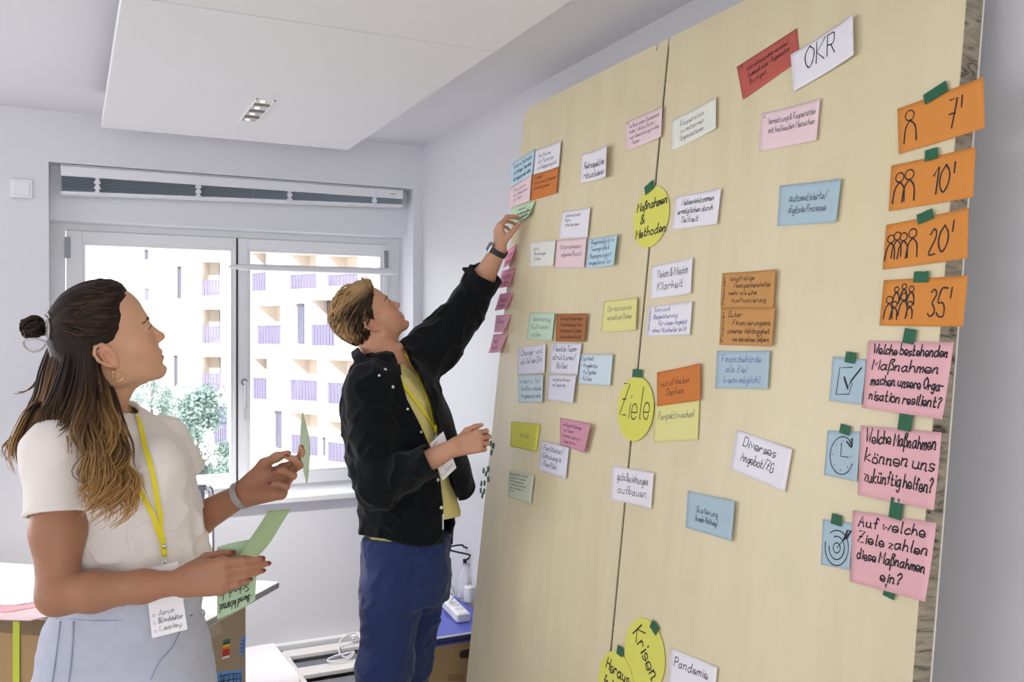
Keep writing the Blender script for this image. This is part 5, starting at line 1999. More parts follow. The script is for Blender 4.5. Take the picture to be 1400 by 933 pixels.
def man():
    root = person_root('person', 545, 3.2)
    tag(root, 'man with short blond hair in black shirt reaching up to the board', 'person')
    SCN = 0.985
    O = V(506, 443, 3.25)
    R = head_rot(math.radians(13), math.radians(41), math.radians(6))
    # ---------------- skin
    fd = Field((-.64, 2.84, .98), (.10, 3.62, 2.08), .0030)
    fd.frame(R, O, SCN)
    sculpt_head(fd, True)
    nk, fr = fd.w((-.022, 0, -.030)), fd.w((.020, 0, -.072))
    fd.frame()
    nb = V(523, 500, 3.24)
    fd.chain([nk, nb, nb + (.01, 0, -.06)], [.056, .058, .066], k=.03)
    fd.chain([fr, V(538, 486, 3.22), V(546, 510, 3.2)], [.030, .026, .024], k=.03)
    fd.ell(fd.w(V(546, 474, 3.225)), (.012, .012, .014), k=.015)            # throat
    sR, sL = V(508, 532, 3.08), V(588, 474, 3.33)
    fd.chain([sR, nb + (.02, 0, -.08), sL], [.050, .080, .052], k=.05)
    fd.cone(nb + (.03, 0, -.10), nb + (.05, 0, -.32), .085, .085, k=.04)
    eR, wR = V(521, 664, 3.01), V(621, 612, 2.97)
    fd.chain([sR, eR, eR * .6 + wR * .4, wR], [.052, .043, .042, .0285], k=.02)
    tipsR = sculpt_hand(fd, wR, (1.0, .10, .26), (-.15, .92, -.30), False,
                        [(38, 52, 30), (44, 54, 32), (48, 56, 34), (52, 56, 36)], [(.82, .55, .15), (.98, .18, .05), (.99, .05, .10)], .94, splay=(.06, .01, -.04, -.10))
    eL, wL = V(641, 416, 3.40), V(682, 342, 3.31)
    fd.chain([sL, eL, eL * .55 + wL * .45, wL], [.054, .045, .043, .0290], k=.02)
    tipsL = sculpt_hand(fd, wL, (.0, .10, 1.0), (.92, .30, .10), True,
                        [(34, 46, 10), (40, 48, 12), (44, 54, 20), (50, 58, 26)], [(.72, .50, .50), (.80, .20, .60), (.75, .05, .66)], .94, splay=(.06, .01, -.04, -.08))
    v, f = fd.mesh(2)
    cols = skin_cols(v, 'c8977a', .40, 3)
    cols = face_paint(cols, v, R, O, SCN, 'bb6f64', True)
    cols = paint_nails(cols, v, tipsR + tipsL, 'e0b09c', .94)
    view_obj('body', (v, f), M_SKIN, root, True, cols)
    eyes(root, R, O, SCN, '5f7480')
    brows(root, R, O, SCN, mat('fair brow', '8a6a48', rough=.7), 1.2, (v, f))

    # ---------------- yellow tee
    DT = 3.22
    row = lambda y, xl, xr, D, hd: (V(0, y, D)[2], V(xl, y, D)[0], V(xr, y, D)[0], D, hd)
    tr = [row(498, 500, 556, DT, .09), row(515, 488, 572, DT, .14), row(545, 480, 592, DT, .155), row(600, 484, 603, DT, .15), row(660, 500, 616, DT, .145), row(700, 504, 629, DT, .145), row(746, 504, 622, DT, .14), row(752, 504, 618, DT, .14)]

    def tf(P):
        return vnoise(np.array([P[:, 0] * 26, P[:, 1] * 26, P[:, 2] * 3]).T) * .006 + vnoise(P * 12) * .004
    yd = Field((-.64, 2.95, .82), (-.10, 3.50, 1.56), .0040)
    yd.loft(tr, k=.01)
    yd.warp(tf)
    yd.shell(.010)
    yd.cone(V(527, 508, DT) + (0, 0, -.02), V(520, 470, DT) + (0, 0, .05), .064, .085, k=.004, op='sub')
    yd.cut(lambda P: (HZ - (P[:, 2] - H) / P[:, 1] * F - np.interp(700 + P[:, 0] / P[:, 1] * F, [495, 560, 596, 604, 640], [751, 751, 748, 712, 704])) * P[:, 1] / F)
    tee = yd.mesh(1)
    view_obj('t_shirt', tee, M_YTEE, root)

    # ---------------- black overshirt
    sr = [row(486, 492, 560, DT, .095), row(500, 482, 580, DT, .13), row(530, 472, 600, DT, .172), row(565, 468, 606, DT, .182), row(600, 471, 613, DT, .180), row(640, 481, 620, DT, .176), row(680, 490, 624, DT, .175), row(715, 494, 622, DT, .172), row(750, 496, 614, DT, .168)]
    lo, hi = (-.66, 2.80, .82), (.06, 3.62, 1.92)
    bd = Field(lo, hi, .0044)
    bd.loft(sr, k=.01, pw=2.25)

    def sf(P):
        a = vnoise(np.array([P[:, 0] * 9 + P[:, 2] * 5, P[:, 1] * 9, P[:, 2] * 8 - P[:, 0] * 5]).T)
        r = vnoise(np.array([P[:, 0] * 18 - P[:, 2] * 10, P[:, 1] * 16, P[:, 2] * 16 + P[:, 0] * 12]).T + 3)
        return a * .009 - (1 - np.abs(r)) ** 4 * .011
    cR = eR * .30 + wR * .70
    mR = sR * .5 + eR * .5 + np.array([-.012, 0, 0])
    bd.chain([V(523, 515, 3.16), sR + (-.002, 0, 0), mR, eR + (-.005, 0, -.005)], [.070, .078, .074, .066], k=.03)
    bd.chain([eR, eR * .55 + cR * .45, cR], [.066, .061, .053], k=.03)
    cuff0 = eR * .46 + wR * .54
    bd.chain([cuff0, cR], [.060, .060], k=.006)
    cL = eL * .42 + wL * .58
    mL = sL * .45 + eL * .55
    bd.chain([V(556, 506, 3.25), sL + (0, 0, -.015), mL + (0, 0, -.012), eL, cL], [.085, .090, .074, .062, .054], k=.035)
    bd.chain([eL * .62 + wL * .38, cL], [.062, .061], k=.006)
    bd.warp(sf)
    bd.shell(.013)
    dR, dL = nrm(wR - eR), nrm(wL - eL)
    bd.cone(cR - dR * .02, cR + dR * .05, .046, .050, k=.004, op='sub')
    bd.cone(cL - dL * .02, cL + dL * .05, .046, .050, k=.004, op='sub')
    bd.cut(lambda P: np.where(np.linalg.norm(P - cR, axis=1) < .10, (P - cR) @ dR, -1.0))
    bd.cut(lambda P: np.where(np.linalg.norm(P - cL, axis=1) < .10, (P - cL) @ dL, -1.0))
    # neck opening
    bd.cone(V(528, 500, DT) + (0, 0, -.02), V(522, 470, DT) + (.0, 0, .06), .070, .082, k=.004, op='sub')
    # the open front: seen from the front right it starts at the near button band
    edge = np.array([(478, 536), (492, 543), (515, 548), (545, 556), (582, 575), (620, 592), (655, 602), (690, 606), (760, 608)], float)
    far = np.array([(478, 560), (492, 562), (515, 575), (545, 588), (582, 598), (620, 612), (655, 640), (690, 660), (760, 680)], float)

    def front(P):
        D = P[:, 1]
        y = HZ - (P[:, 2] - H) / D * F
        x = 700 + P[:, 0] / D * F
        a = np.interp(y, edge[:, 0], edge[:, 1])
        b = np.interp(y, far[:, 0], far[:, 1])
        m = D / F
        inside = np.minimum(np.minimum((x - a) * m, (b - x) * m), (3.225 - D) * .9)
        inside = np.minimum(inside, (V(0, 478, 3.2)[2] - P[:, 2]))
        ok = (y > 478) & ~((np.linalg.norm(P - sL, axis=1) < .085) & (P[:, 1] > 3.2))
        return np.where(ok, inside, -1)
    bd.cut(front)

    def hem(P):
        D = P[:, 1]
        x = 700 + P[:, 0] / D * F
        y = HZ - (P[:, 2] - H) / D * F
        hy = np.interp(x, [495, 505, 525, 550, 575, 612], [732, 735, 737, 745, 748, 745])
        return (y - hy) * D / F
    bd.cut(hem)
    shirt = bd.mesh(1)
    so = view_obj('overshirt', shirt, M_BLACK, root)
    # far front panel hanging loose
    A = [(566, 500, 3.16), (580, 525, 3.13), (593, 557, 3.12), (604, 595, 3.11), (613, 628, 3.12), (620, 655, 3.13), (626, 685, 3.15)]
    B = [(590, 500, 3.30), (602, 528, 3.30), (614, 560, 3.29), (625, 592, 3.28), (637, 622, 3.27), (647, 650, 3.26), (649, 666, 3.25)]
    n, mm = 14, 30
    ca, cb = catmull([V(*p) for p in A], 5), catmull([V(*p) for p in B], 5)
    ca = np.array([ca[int(round(i))] for i in np.linspace(0, len(ca) - 1, mm)])
    cb = np.array([cb[int(round(i))] for i in np.linspace(0, len(cb) - 1, mm)])
    pv, pf = [], []
    for side in (0, 1):
        for i in range(mm):
            for j in range(n):
                t = j / (n - 1)
                p = ca[i] * (1 - t) + cb[i] * t
                bulge = math.sin(t * math.pi) * .018
                p = p + np.array([.8 * bulge, -.5 * bulge, 0]) + np.array([0, .006 * side, 0]) + np.array([.003, 0, 0]) * math.sin(i * .7 + j * .5)
                if i == mm - 1:
                    p = p + np.array([0, 0, -.012 * math.sin(t * 3.1)])
                pv.append(p)
    for s in (0, 1):
        for i in range(mm - 1):
            for j in range(n - 1):
                a = s * mm * n + i * n + j
                q = (a, a + n, a + n + 1, a + 1)
                pf.append(q if s else q[::-1])
    k = mm * n
    for i in range(mm - 1):
        pf += [(i * n, k + i * n, k + i * n + n, i * n + n), (i * n + n - 1, i * n + 2 * n - 1, k + i * n + 2 * n - 1, k + i * n + n - 1)]
    for j in range(n - 1):
        pf.append(((mm - 1) * n + j, k + (mm - 1) * n + j, k + (mm - 1) * n + j + 1, (mm - 1) * n + j + 1))
    view_obj('front_panel', (np.array(pv), pf), M_BLACK, so)
    S = Surf(shirt)
    # collar: a folded band round the neck, near half and far half
    for pts, w in (([(486, 478), (490, 488), (500, 498), (516, 507), (532, 513), (547, 516)], .040), ):
        P = np.array([S.near(V(x, y, D), .010)[0] for (x, y), D in zip(pts, (3.22, 3.15, 3.11, 3.10, 3.10, 3.11))])
        P = catmull(P, 5)
        up_ = [nrm((-.35, -.80, .55)) for _ in P]
        rb = MB().ribbon(P + np.array([-.004, -.006, .006]), up_, list(np.interp(np.linspace(0, 1, len(P)), [0, .3, .75, 1], [.030, .042, .050, .044])), .005)
        view_obj('collar', (np.array(rb.v), rb.f), M_BLACK, so, True)
    P = catmull([V(556, 470, 3.26), V(561, 482, 3.22), V(566, 496, 3.19), V(574, 508, 3.17)], 5)
    rb = MB().ribbon(P, [nrm((.6, -.7, .4)) for _ in P], [.030] * len(P), .005)
    view_obj('collar', (np.array(rb.v), rb.f), M_BLACK, so, True)
    # button band and pearl buttons
    P, N = S.path([(546, 522), (554, 546), (572, 582), (588, 618), (599, 655), (603, 690), (604, 735)], .002)
    st_ = MB().tube(P - np.array([.006, 0, 0]), .0022, 6)
    view_obj('button_band', (np.array(st_.v), st_.f), M_BLACK, so)
    for (x, y, r) in ((526.5, 506, .0052), (518, 514, .0038), (536.5, 529.5, .0052), (557, 559.5, .0040), (575, 591, .0042), (597.5, 656.5, .0062), (603, 694, .0058)):
        c, n_ = S.hit(x, y, .0015)
        u = nrm(np.cross(n_, (0, 0, 1)))
        w_ = np.cross(n_, u)
        b = MB().tube([c, c + n_ * .003], r, 12)
        view_obj('button', (np.array(b.v), b.f), M_BUTTON, so, True)
    # side tag by the hem
    c, n_ = S.hit(604.5, 714, .003)
    u = nrm(np.cross(n_, (0, 0, 1)))
    q = [c + u * a * .005 + np.array([0, 0, b * .026]) for a, b in ((-1, 1), (1, 1), (1, -1), (-1, -1))]
    tg = q + [p + n_ * .001 for p in q]
    view_obj('care_label', (np.array(tg), [(0, 1, 2, 3), (7, 6, 5, 4), (0, 4, 5, 1), (1, 5, 6, 2), (2, 6, 7, 3), (3, 7, 4, 0)]), M_BUTTON, so, False)
    # turned up cuff corner on the raised arm
    P = [V(633, 368, 3.37), V(645, 372, 3.36), V(660, 366, 3.35), V(668, 376, 3.35)]
    cf = MB().ribbon(catmull(P, 4), [nrm((-.3, -.8, .5))] * len(catmull(P, 4)), [.008, .018, .026, .034, .040, .044, .046, .046, .044, .042, .040, .036, .030][:len(catmull(P, 4))], .006)
    view_obj('cuff', (np.array(cf.v), cf.f), M_BLACK, so, True)

    # ---------------- trousers
    td = Field((-.70, 2.92, .0), (-.14, 3.55, .96), .0052)
    pr = [row(735, 501, 613, 3.2, .131), row(752, 498, 613, 3.2, .142), row(785, 498, 613, 3.2, .155), row(815, 498, 610, 3.2, .155)]
    td.loft(pr, k=.01, pw=2.4)
    for (h_, k_, a_) in ((V(536, 800, 3.125), V(527, 912, 3.10), V(500, 1062, 3.12)), (V(571, 800, 3.28), V(553, 912, 3.30), V(532, 1050, 3.30))):
        td.chain([h_, k_, a_], [.095, .084, .074], k=.035)

    def cre(P):
        r = vnoise(np.array([P[:, 0] * 9 + P[:, 2] * 5, P[:, 1] * 9, P[:, 2] * 11 - P[:, 0] * 8]).T + 5)
        r2 = vnoise(np.array([P[:, 0] * 16, P[:, 1] * 16, P[:, 2] * 5]).T)
        r3 = vnoise(np.array([P[:, 0] * 20 + P[:, 2] * 14, P[:, 1] * 20, P[:, 2] * 20 - P[:, 0] * 16]).T + 9)
        return (1 - np.abs(r)) ** 2 * -.009 + r2 * .006 - (1 - np.abs(r3)) ** 4 * .006
    td.warp(cre)
    td.cut(lambda P: .035 - P[:, 2])
    tro = td.mesh(1)
    view_obj('trousers', tro, M_TROU, root)
    for (x, y, D) in ((500, 1070, 3.12), (532, 1060, 3.30)):
        a = V(x, y, D)
        sh = Field((a[0] - .14, a[1] - .12, 0), (a[0] + .28, a[1] + .12, .16), .005)
        sh.chain([(a[0] - .02, a[1], .05), (a[0] + .11, a[1] - .01, .045), (a[0] + .18, a[1] - .015, .035)], [.048, .048, .040], k=.02)
        sh.cut(lambda P: .003 - P[:, 2])
        view_obj('shoe', sh.mesh(1), mat('black sneaker', '23242a', rough=.6), root)

    # ---------------- hair
    cp = Field((-.72, 3.05, 1.45), (-.32, 3.50, 1.90), .0032)
    cp.frame(R, O, SCN)
    cp.ell((.006, 0, .058), (.106, .081, .094), k=.004)
    cp.ell((-.040, 0, .030), (.066, .076, .080), k=.02)
    cp.ell((.045, 0, .110), (.060, .062, .038), k=.02)
    for e_ in (-1, 1):
        cp.ell((.006, e_ * .092, -.006), (.027, .024, .036), k=.006, op='sub')
    iR = lambda P: ((P - O) @ R) / SCN

    def edge_(P):
        q = iR(P)
        e = np.interp(q[:, 2], [-.08, -.05, -.02, .0, .03, .05, .075, .10, .14], [-.080, -.040, -.024, .010, .026, .040, .070, .094, .120])
        e = e + vnoise(P * 90) * .004
        return (q[:, 0] - e) * .8
    cp.frame()
    cp.warp(lambda P: vnoise(P * np.array([70, 70, 40])) * .003)
    cp.cut(edge_)
    cv, cf = cp.mesh(1)

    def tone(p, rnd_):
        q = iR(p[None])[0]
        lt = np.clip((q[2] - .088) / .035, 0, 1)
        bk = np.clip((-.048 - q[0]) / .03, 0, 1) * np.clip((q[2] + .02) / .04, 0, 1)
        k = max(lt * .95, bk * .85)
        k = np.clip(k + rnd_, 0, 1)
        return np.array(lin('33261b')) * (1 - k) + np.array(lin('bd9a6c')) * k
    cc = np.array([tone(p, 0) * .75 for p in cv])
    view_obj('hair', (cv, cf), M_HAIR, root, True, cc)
    hs = Surf((cv, cf))
    rnd = random.Random(21)
    mb, C = MB(), []
    for i in range(1500):
        j = rnd.randrange(len(cv))
        p = cv[j]
        q = iR(p[None])[0]
        if q[1] > .055 and rnd.random() < .7:
            continue
        top = np.clip((q[2] - .02) / .08, 0, 1)
        # brushed back over the crown, down at the nape
        d = np.array([-1.0, 0, -.15]) * (.4 + .6 * top) + np.array([-.35, 0, -1.0]) * (1 - top)
        d = R @ nrm(d + np.array([0, rnd.gauss(0, .25), rnd.gauss(0, .2)]))
        L = (.026 + .036 * top) * rnd.uniform(.6, 1.2)
        P = []
        a = p
        for t in np.linspace(0, 1, 6):
            s_, n_ = hs.near(p + d * L * t, .0014 + .0095 * (top + .25) * math.sin(t * 2.4) * rnd.uniform(.7, 1.2))
            P.append(s_)
        mb.tube(P, list(.0016 * rnd.uniform(.7, 1.4) * np.array([.7, 1, 1, .9, .6, .2])), 4, cap=False)
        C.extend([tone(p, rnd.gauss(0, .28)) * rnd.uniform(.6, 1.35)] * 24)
    # tousled front
    for i in range(70):
        a = O + R @ (np.array([.080 + rnd.gauss(0, .008), rnd.uniform(-.055, .05), .118 + rnd.gauss(0, .010)]) * SCN)
        d = R @ nrm((rnd.uniform(.1, .8), rnd.gauss(0, .3), rnd.uniform(.15, .8)))
        P = [a + d * .026 * t + R @ np.array([-.010, 0, 0]) * t * t for t in np.linspace(-.4, 1, 6)]
        mb.tube(P, list(.0016 * np.array([.8, 1, 1, .8, .5, .15])), 4, cap=False)
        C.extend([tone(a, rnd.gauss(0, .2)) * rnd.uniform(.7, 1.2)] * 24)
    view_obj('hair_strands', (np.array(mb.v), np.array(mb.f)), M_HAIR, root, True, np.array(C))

    # ---------------- wristwatch on the raised arm
    wd = nrm(wL - eL)
    wc = wL - wd * .004
    a_ = nrm(np.cross(wd, (0, 1, 0)))
    if a_[0] > 0:
        a_ = -a_
    b_ = np.cross(wd, a_)
    ring = [wc + (a_ * math.cos(t) * .0325 + b_ * math.sin(t) * .0315) for t in np.linspace(0, 6.283, 33)]
    wb = MB().ribbon(ring, [nrm(p - wc) for p in ring], .020, .0024)
    wo = view_obj('wristwatch', (np.array(wb.v), wb.f), mat('black rubber strap', '25272c', rough=.5), root, False)
    fdir = nrm(a_ * .85 + np.array([0, -.5, .1]))
    fdir = nrm(fdir - wd * (fdir @ wd))
    fc = wc + fdir * .034
    sd_ = np.cross(fdir, wd)
    M = Matrix(((sd_[0], wd[0], fdir[0], fc[0]), (sd_[1], wd[1], fdir[1], fc[1]), (sd_[2], wd[2], fdir[2], fc[2]), (0, 0, 0, 1)))
    cs = MB().box((-.017, -.019, -.004), (.017, .019, .007), M, bev=.004)
    view_obj('watch_case', (np.array(cs.v), cs.f), M_METAL, wo, False)
    dl = MB().box((-.012, -.014, .0068), (.012, .014, .0078), M)
    view_obj('watch_face', (np.array(dl.v), dl.f), mat('watch glass', '59606b', rough=.15), wo, False)

    # ---------------- lanyard and badge
    S = Surf(tee, (v, f))
    ly = empty('lanyard', tuple(v2w(V(592, 590, 3.06))), -YAW)
    ORIG[ly.name] = V(592, 590, 3.06)
    tag(ly, 'yellow lanyard with paper name badge hanging on the man', 'lanyard', 'lanyards with name badges')
    for pts in ([(537, 513), (548, 524), (565, 547), (580, 566), (590, 584)], [(552, 485), (565, 505), (577, 532), (586, 560), (591, 584)]):
        P, N = S.path(pts, .006)
        r_ = MB().ribbon(P, N, .0095, .0016)
        view_obj('strap', (np.array(r_.v), r_.f), M_STRAP, ly, False)
    pc, nc_ = S.hit(591, 588, .012)
    ck = MB().tube([pc + (0, 0, .014), pc + (0, 0, -.008)], .0060, 10)
    view_obj('clasp', (np.array(ck.v), ck.f), M_STRAP, ly)
    hk = MB().tube(catmull([pc + (0, 0, -.008), pc + (.004, -.002, -.02), pc + (.001, -.003, -.032), pc + (-.003, -.002, -.022)], 5), .0018, 8)
    view_obj('hook', (np.array(hk.v), hk.f), M_CHROME, ly)
    bq = [V(588, 607, 3.05), V(606, 590, 3.06), V(624, 640, 3.05), V(605, 658, 3.04)]
    bv = np.array(bq + [p + np.array([0, .0012, 0]) for p in bq])
    view_obj('badge', (bv, [(0, 3, 2, 1), (4, 5, 6, 7), (0, 1, 5, 4), (1, 2, 6, 5), (2, 3, 7, 6), (3, 0, 4, 7)]), M_CARD, ly, False)
    badge_text(bq, ['Das Büro', 'Jan'], ly, rnd, .55, .95)
    return root


man()
# ------------------------------------------------------------------ cards in the woman's hands
def held_sheet(name, rows, color, label, cat, t=.0007, lines=None, flip=False, sw=.0016, mg=(.1, .1, .1, .1)):
    """rows: top to bottom, each a list of (x, y, D) from left to right; a smooth bent sheet"""
    G = np.array([[V(*p) for p in r] for r in rows])
    nr, nc = G.shape[:2]
    A = np.array([catmull(G[:, j], 6) for j in range(nc)])          # smooth downwards
    B = np.array([catmull(A[:, i], 6) for i in range(A.shape[1])])    # then across
    m, n = B.shape[:2]
    du = np.gradient(B, axis=1)
    dv = np.gradient(B, axis=0)
    N = np.cross(dv, du)
    N /= np.linalg.norm(N, axis=2, keepdims=True) + 1e-12
    if N[..., 1].mean() > 0:
        N = -N
    base = B.reshape(-1, 3).mean(0)
    r = empty(name, tuple(v2w(base)), -YAW)
    ORIG[r.name] = base
    bpy.data.objects.remove(r)
    P = np.concatenate([(B + N * t).reshape(-1, 3), B.reshape(-1, 3)])
    f = []
    k = m * n
    for i in range(m - 1):
        for j in range(n - 1):
            a = i * n + j
            f.append((a, a + n, a + n + 1, a + 1))
            f.append((k + a, k + a + 1, k + a + n + 1, k + a + n))
    ring = list(range(n)) + [i * n + n - 1 for i in range(1, m)] + [(m - 1) * n + j for j in range(n - 2, -1, -1)] + [i * n for i in range(m - 2, 0, -1)]
    for q in range(len(ring)):
        a, b = ring[q], ring[(q + 1) % len(ring)]
        f.append((a, b, k + b, k + a))
    o = obj(name, P - base, f, pmat(color), None, True)
    o.location = tuple(v2w(base))
    o.rotation_euler = (0, 0, -YAW)
    ORIG[o.name] = base
    tag(o, label, cat, 'green cards in the hands of the woman')
    if lines:
        w = np.linalg.norm(B[0, -1] - B[0, 0])
        h = np.linalg.norm(B[-1, 0] - B[0, 0])

        def full(u, v_):
            a, b = min(max(u / w, 0), 1), min(max(v_ / h, 0), 1)
            if flip:
                a, b = 1 - a, 1 - b
            y, x = (1 - b) * (m - 1), a * (n - 1)
            i, j = min(int(y), m - 2), min(int(x), n - 2)
            fy, fx = y - i, x - j
            bl = lambda X: X[i, j] * (1 - fy) * (1 - fx) + X[i, j + 1] * (1 - fy) * fx + X[i + 1, j] * fy * (1 - fx) + X[i + 1, j + 1] * fy * fx
            return bl(B) + bl(N) * t, bl(N)
        mb = MB()
        stroke_mesh(mb, layout(lines, w, h, mg, random.Random(4)), full, sw, random.Random(4))
        view_obj('writing', (np.array(mb.v), mb.f), INK['k'], o, False)
    return o


held_sheet('note_card', [[(296.7, 748, 1.822), (325, 741, 1.822), (353, 736, 1.822)], [(297, 780, 1.822), (324, 779, 1.822), (351, 776, 1.822)], [(297, 812, 1.82), (323, 806, 1.82), (350, 798, 1.82)], [(297, 848, 1.815), (323, 836, 1.818), (349, 821, 1.82)]],
           'leaf', 'pale green card with upside-down writing in the woman\'s near hand, below the other one', 'note card', lines=['- Bernd Internat', '   Schedule', '        BL', '', ''], flip=True, mg=(.08, .04, .06, .02))
held_sheet('note_card', [[(368, 698, 1.80), (383, 697.5, 1.795), (398, 696, 1.80)], [(353, 721, 1.79), (368, 721, 1.785), (383, 720, 1.79)], [(337, 745, 1.783), (352, 746, 1.778), (367, 745, 1.783)], [(322, 769, 1.785), (334, 772, 1.783), (346, 768, 1.785)]],
           'olive', 'blank olive green card slanting up out of the woman\'s near hand', 'note card')
held_sheet('note_card', [[(413, 565, 2.035), (413.5, 563, 2.065), (414.5, 564, 2.10)], [(410.5, 602, 2.035), (416, 600, 2.065), (423.5, 602, 2.10)], [(412.5, 632, 2.035), (418, 631, 2.065), (423.5, 631, 2.10)], [(418.5, 659, 2.035), (419.5, 661, 2.065), (420.5, 659, 2.10)]],
           'mint', 'green card seen edge-on between the fingertips of the woman\'s raised hand', 'note card')

# ------------------------------------------------------------------ cardboard table behind the woman
M_CBOARD = mat('corrugated cardboard', 'a88a62', rough=.9, noise=(14, .06), bump=(300, .06))
M_CBOARD2 = mat('grey brown cardboard', 'a1907a', rough=.9, noise=(12, .06), bump=(300, .06))
M_TTOP = mat('white laminate', 'ecebee', rough=.35)
M_TEDGE = mat('grey table edge', '9a9a9c', rough=.6)
TZ = .76
T0 = on_z(270, 856, TZ)
T1 = on_z(381, 796, TZ)
E1 = nrm((T1 - T0)[:2])
E2 = np.array([-E1[1], E1[0]])
TW = np.linalg.norm((T1 - T0)[:2])


def tw(a, b, z_):
    """table frame: a along the right edge (away from the camera), b along the front edge to the left"""
    p = T0[:2] + E1 * a + E2 * b
    return np.array([p[0], p[1], z_])


def table_box(mb, a0, a1, b0, b1, z0, z1):
    return mb.hexa([tw(a0, b0, z0), tw(a1, b0, z0), tw(a1, b1, z0), tw(a0, b1, z0)], [tw(a0, b0, z1), tw(a1, b0, z1), tw(a1, b1, z1), tw(a0, b1, z1)])


def on_vert(x, y, P, E):
    """picture ray against the upright plane through P along E"""
    d = ray(x, y)
    n = np.array([-E[1], E[0], 0])
    return CAM + d * ((np.append(P, 0) * [1, 1, 0] @ n) / (d @ n))


def world_obj(name, mb, m, parent=None, smooth=False, base=None):
    """mesh given in world metres; with a parent it is moved into the parent's frame"""
    v = np.array(mb.v, float)
    o = obj(name, v, mb.f, m, parent, smooth)
    ref = parent
    while ref is not None and ref.parent is not None:
        ref = ref.parent
    if ref is not None:
        o.data.transform(Matrix.Translation(-Vector(ref.location)))
    else:
        b = Vector(base) if base is not None else Vector((v[:, 0].mean(), v[:, 1].mean(), v[:, 2].min()))
        o.data.transform(Matrix.Translation(-b))
        o.location = b
    return o


def cardboard_table():
    r = empty('cardboard_table', tuple(tw(TW / 2, .5, 0)))
    tag(r, 'table of brown cardboard boxes under a white top behind the woman', 'table')
    L = 1.25
    world_obj('tabletop', table_box(MB(), 0, TW, 0, L, TZ - .022, TZ), M_TTOP, r)
    world_obj('edge_band', table_box(MB(), -.001, TW + .001, -.001, L, TZ - .020, TZ - .003), M_TEDGE, r)
    world_obj('box_body', table_box(MB(), .012, .285, .012, L - .02, 0, TZ - .0225), M_CBOARD, r)
    rp = (tw(.0, .011, 0))[:2]
    side = table_box(MB(), .011, .286, .0105, .0125, 0.0, TZ - .024)
    sp = world_obj('side_panel', side, M_CBOARD2, r)
    # flap line along the front under the top
    world_obj('flap', table_box(MB(), .0085, .012, .012, L - .02, TZ - .075, TZ - .024), mat('cardboard flap', '7d6a50', rough=.9), r)
    P0 = tw(0, .0100, 0)[:2]

    def sticker(name, quad, m, off=.0):
        Pq = tw(0, .0100 - off, 0)[:2]
        q = [on_vert(x, y, Pq, E1) for x, y in quad]
        nn = np.array([E2[0], E2[1], 0]) * .0008
        return world_obj(name, MB().hexa([p + nn for p in q], q), m, r)
    bands = [('2f7a62', 0, .16), ('1f2a24', .16, .26), ('e0b52a', .26, .42), ('d9772a', .42, .52), ('c02f30', .52, .88), ('ece8e8', .88, 1)]
    tl, tr, br, bl = (305.5, 875.5), (314.8, 873.4), (313.3, 899.3), (304, 902)
    lp = lambda p, q, t: (p[0] + (q[0] - p[0]) * t, p[1] + (q[1] - p[1]) * t)
    for k, (c, a, b) in enumerate(bands):
        sticker('sticker_band', [lp(tl, bl, a), lp(tr, br, a), lp(tr, br, b), lp(tl, bl, b)], mat('sticker ' + c, c, rough=.5))
    sticker('blue_sticker', [(330.3, 871.3), (336.4, 870.3), (334, 895.5), (327.2, 896)], mat('blue sticker', '6f9fe0', rough=.5))
    sticker('graffiti_sticker', [(297, 919), (331.8, 915.8), (330, 948), (294, 950)], mat('blue sticker', '6f9fe0'))
    sticker('purple_sticker', [(284.5, 888), (289.5, 886.5), (290.5, 896), (286, 898)], mat('purple sticker', '6b4a78', rough=.5))
    sticker('clear_tape', [(283, 857), (300, 851), (305, 866), (287, 874)], mat('clear tape', 'b7aa98', rough=.2))
    ink = MB()
    Pq = tw(0, .0090, 0)[:2]
    rnd = random.Random(2)

    def scr(pts, w):
        P = [on_vert(x, y, Pq, E1) for x, y in pts]
        ink.ribbon(P, [np.array([-E2[0], -E2[1], 0])] * len(P), w, .0004)
    for k in range(9):
        x = 300 + k * 3.3
        scr([(x, 944 - rnd.random() * 3), (x + rnd.uniform(-2, 3), 932), (x + 1.5, 921 + rnd.random() * 3)], .0028)
    for k in range(3):
        scr([(298, 926 + k * 7), (314, 922 + k * 8), (330, 921 + k * 7)], .0022)
    for k in range(4):
        scr([(329 + rnd.random(), 877 + k * 5), (333, 875 + k * 5.2), (334.5 - rnd.random() * 2, 879 + k * 5)], .0022)
    scr([(291.5, 906), (292.5, 918)], .0022)
    scr([(296, 906), (292.5, 911), (296.5, 919)], .0022)
    world_obj('scribbles', ink, INK['k'], r)
    # yellow-green ribbon down the front
    g = MB()
    pf = tw(.0075, 0, 0)[:2]
    q = [on_vert(x, y, pf, E2) for x, y in ((17.5, 850), (26.5, 850.5), (26.5, 960), (17.5, 960))]
    nn = np.array([E1[0], E1[1], 0]) * .001
    g.hexa([p + nn for p in q], q)
    top = [np.append(q[0][:2] - E1 * .009, TZ - .024), np.append(q[1][:2] - E1 * .009, TZ - .024)]
    world_obj('ribbon', g, mat('lime ribbon', 'b9c83a', rough=.6), r)
    # curved pen line drawn on the top
    mk = MB()
    P = [on_z(x, y, TZ + .0006) for x, y in catmull([(268, 836), (274, 833), (279, 836), (279, 842), (276, 846)], 5)]
    mk.ribbon(P, [(0, 0, 1)] * len(P), .0035, .0003)
    world_obj('pen_mark', mk, INK['k'], r)


cardboard_table()


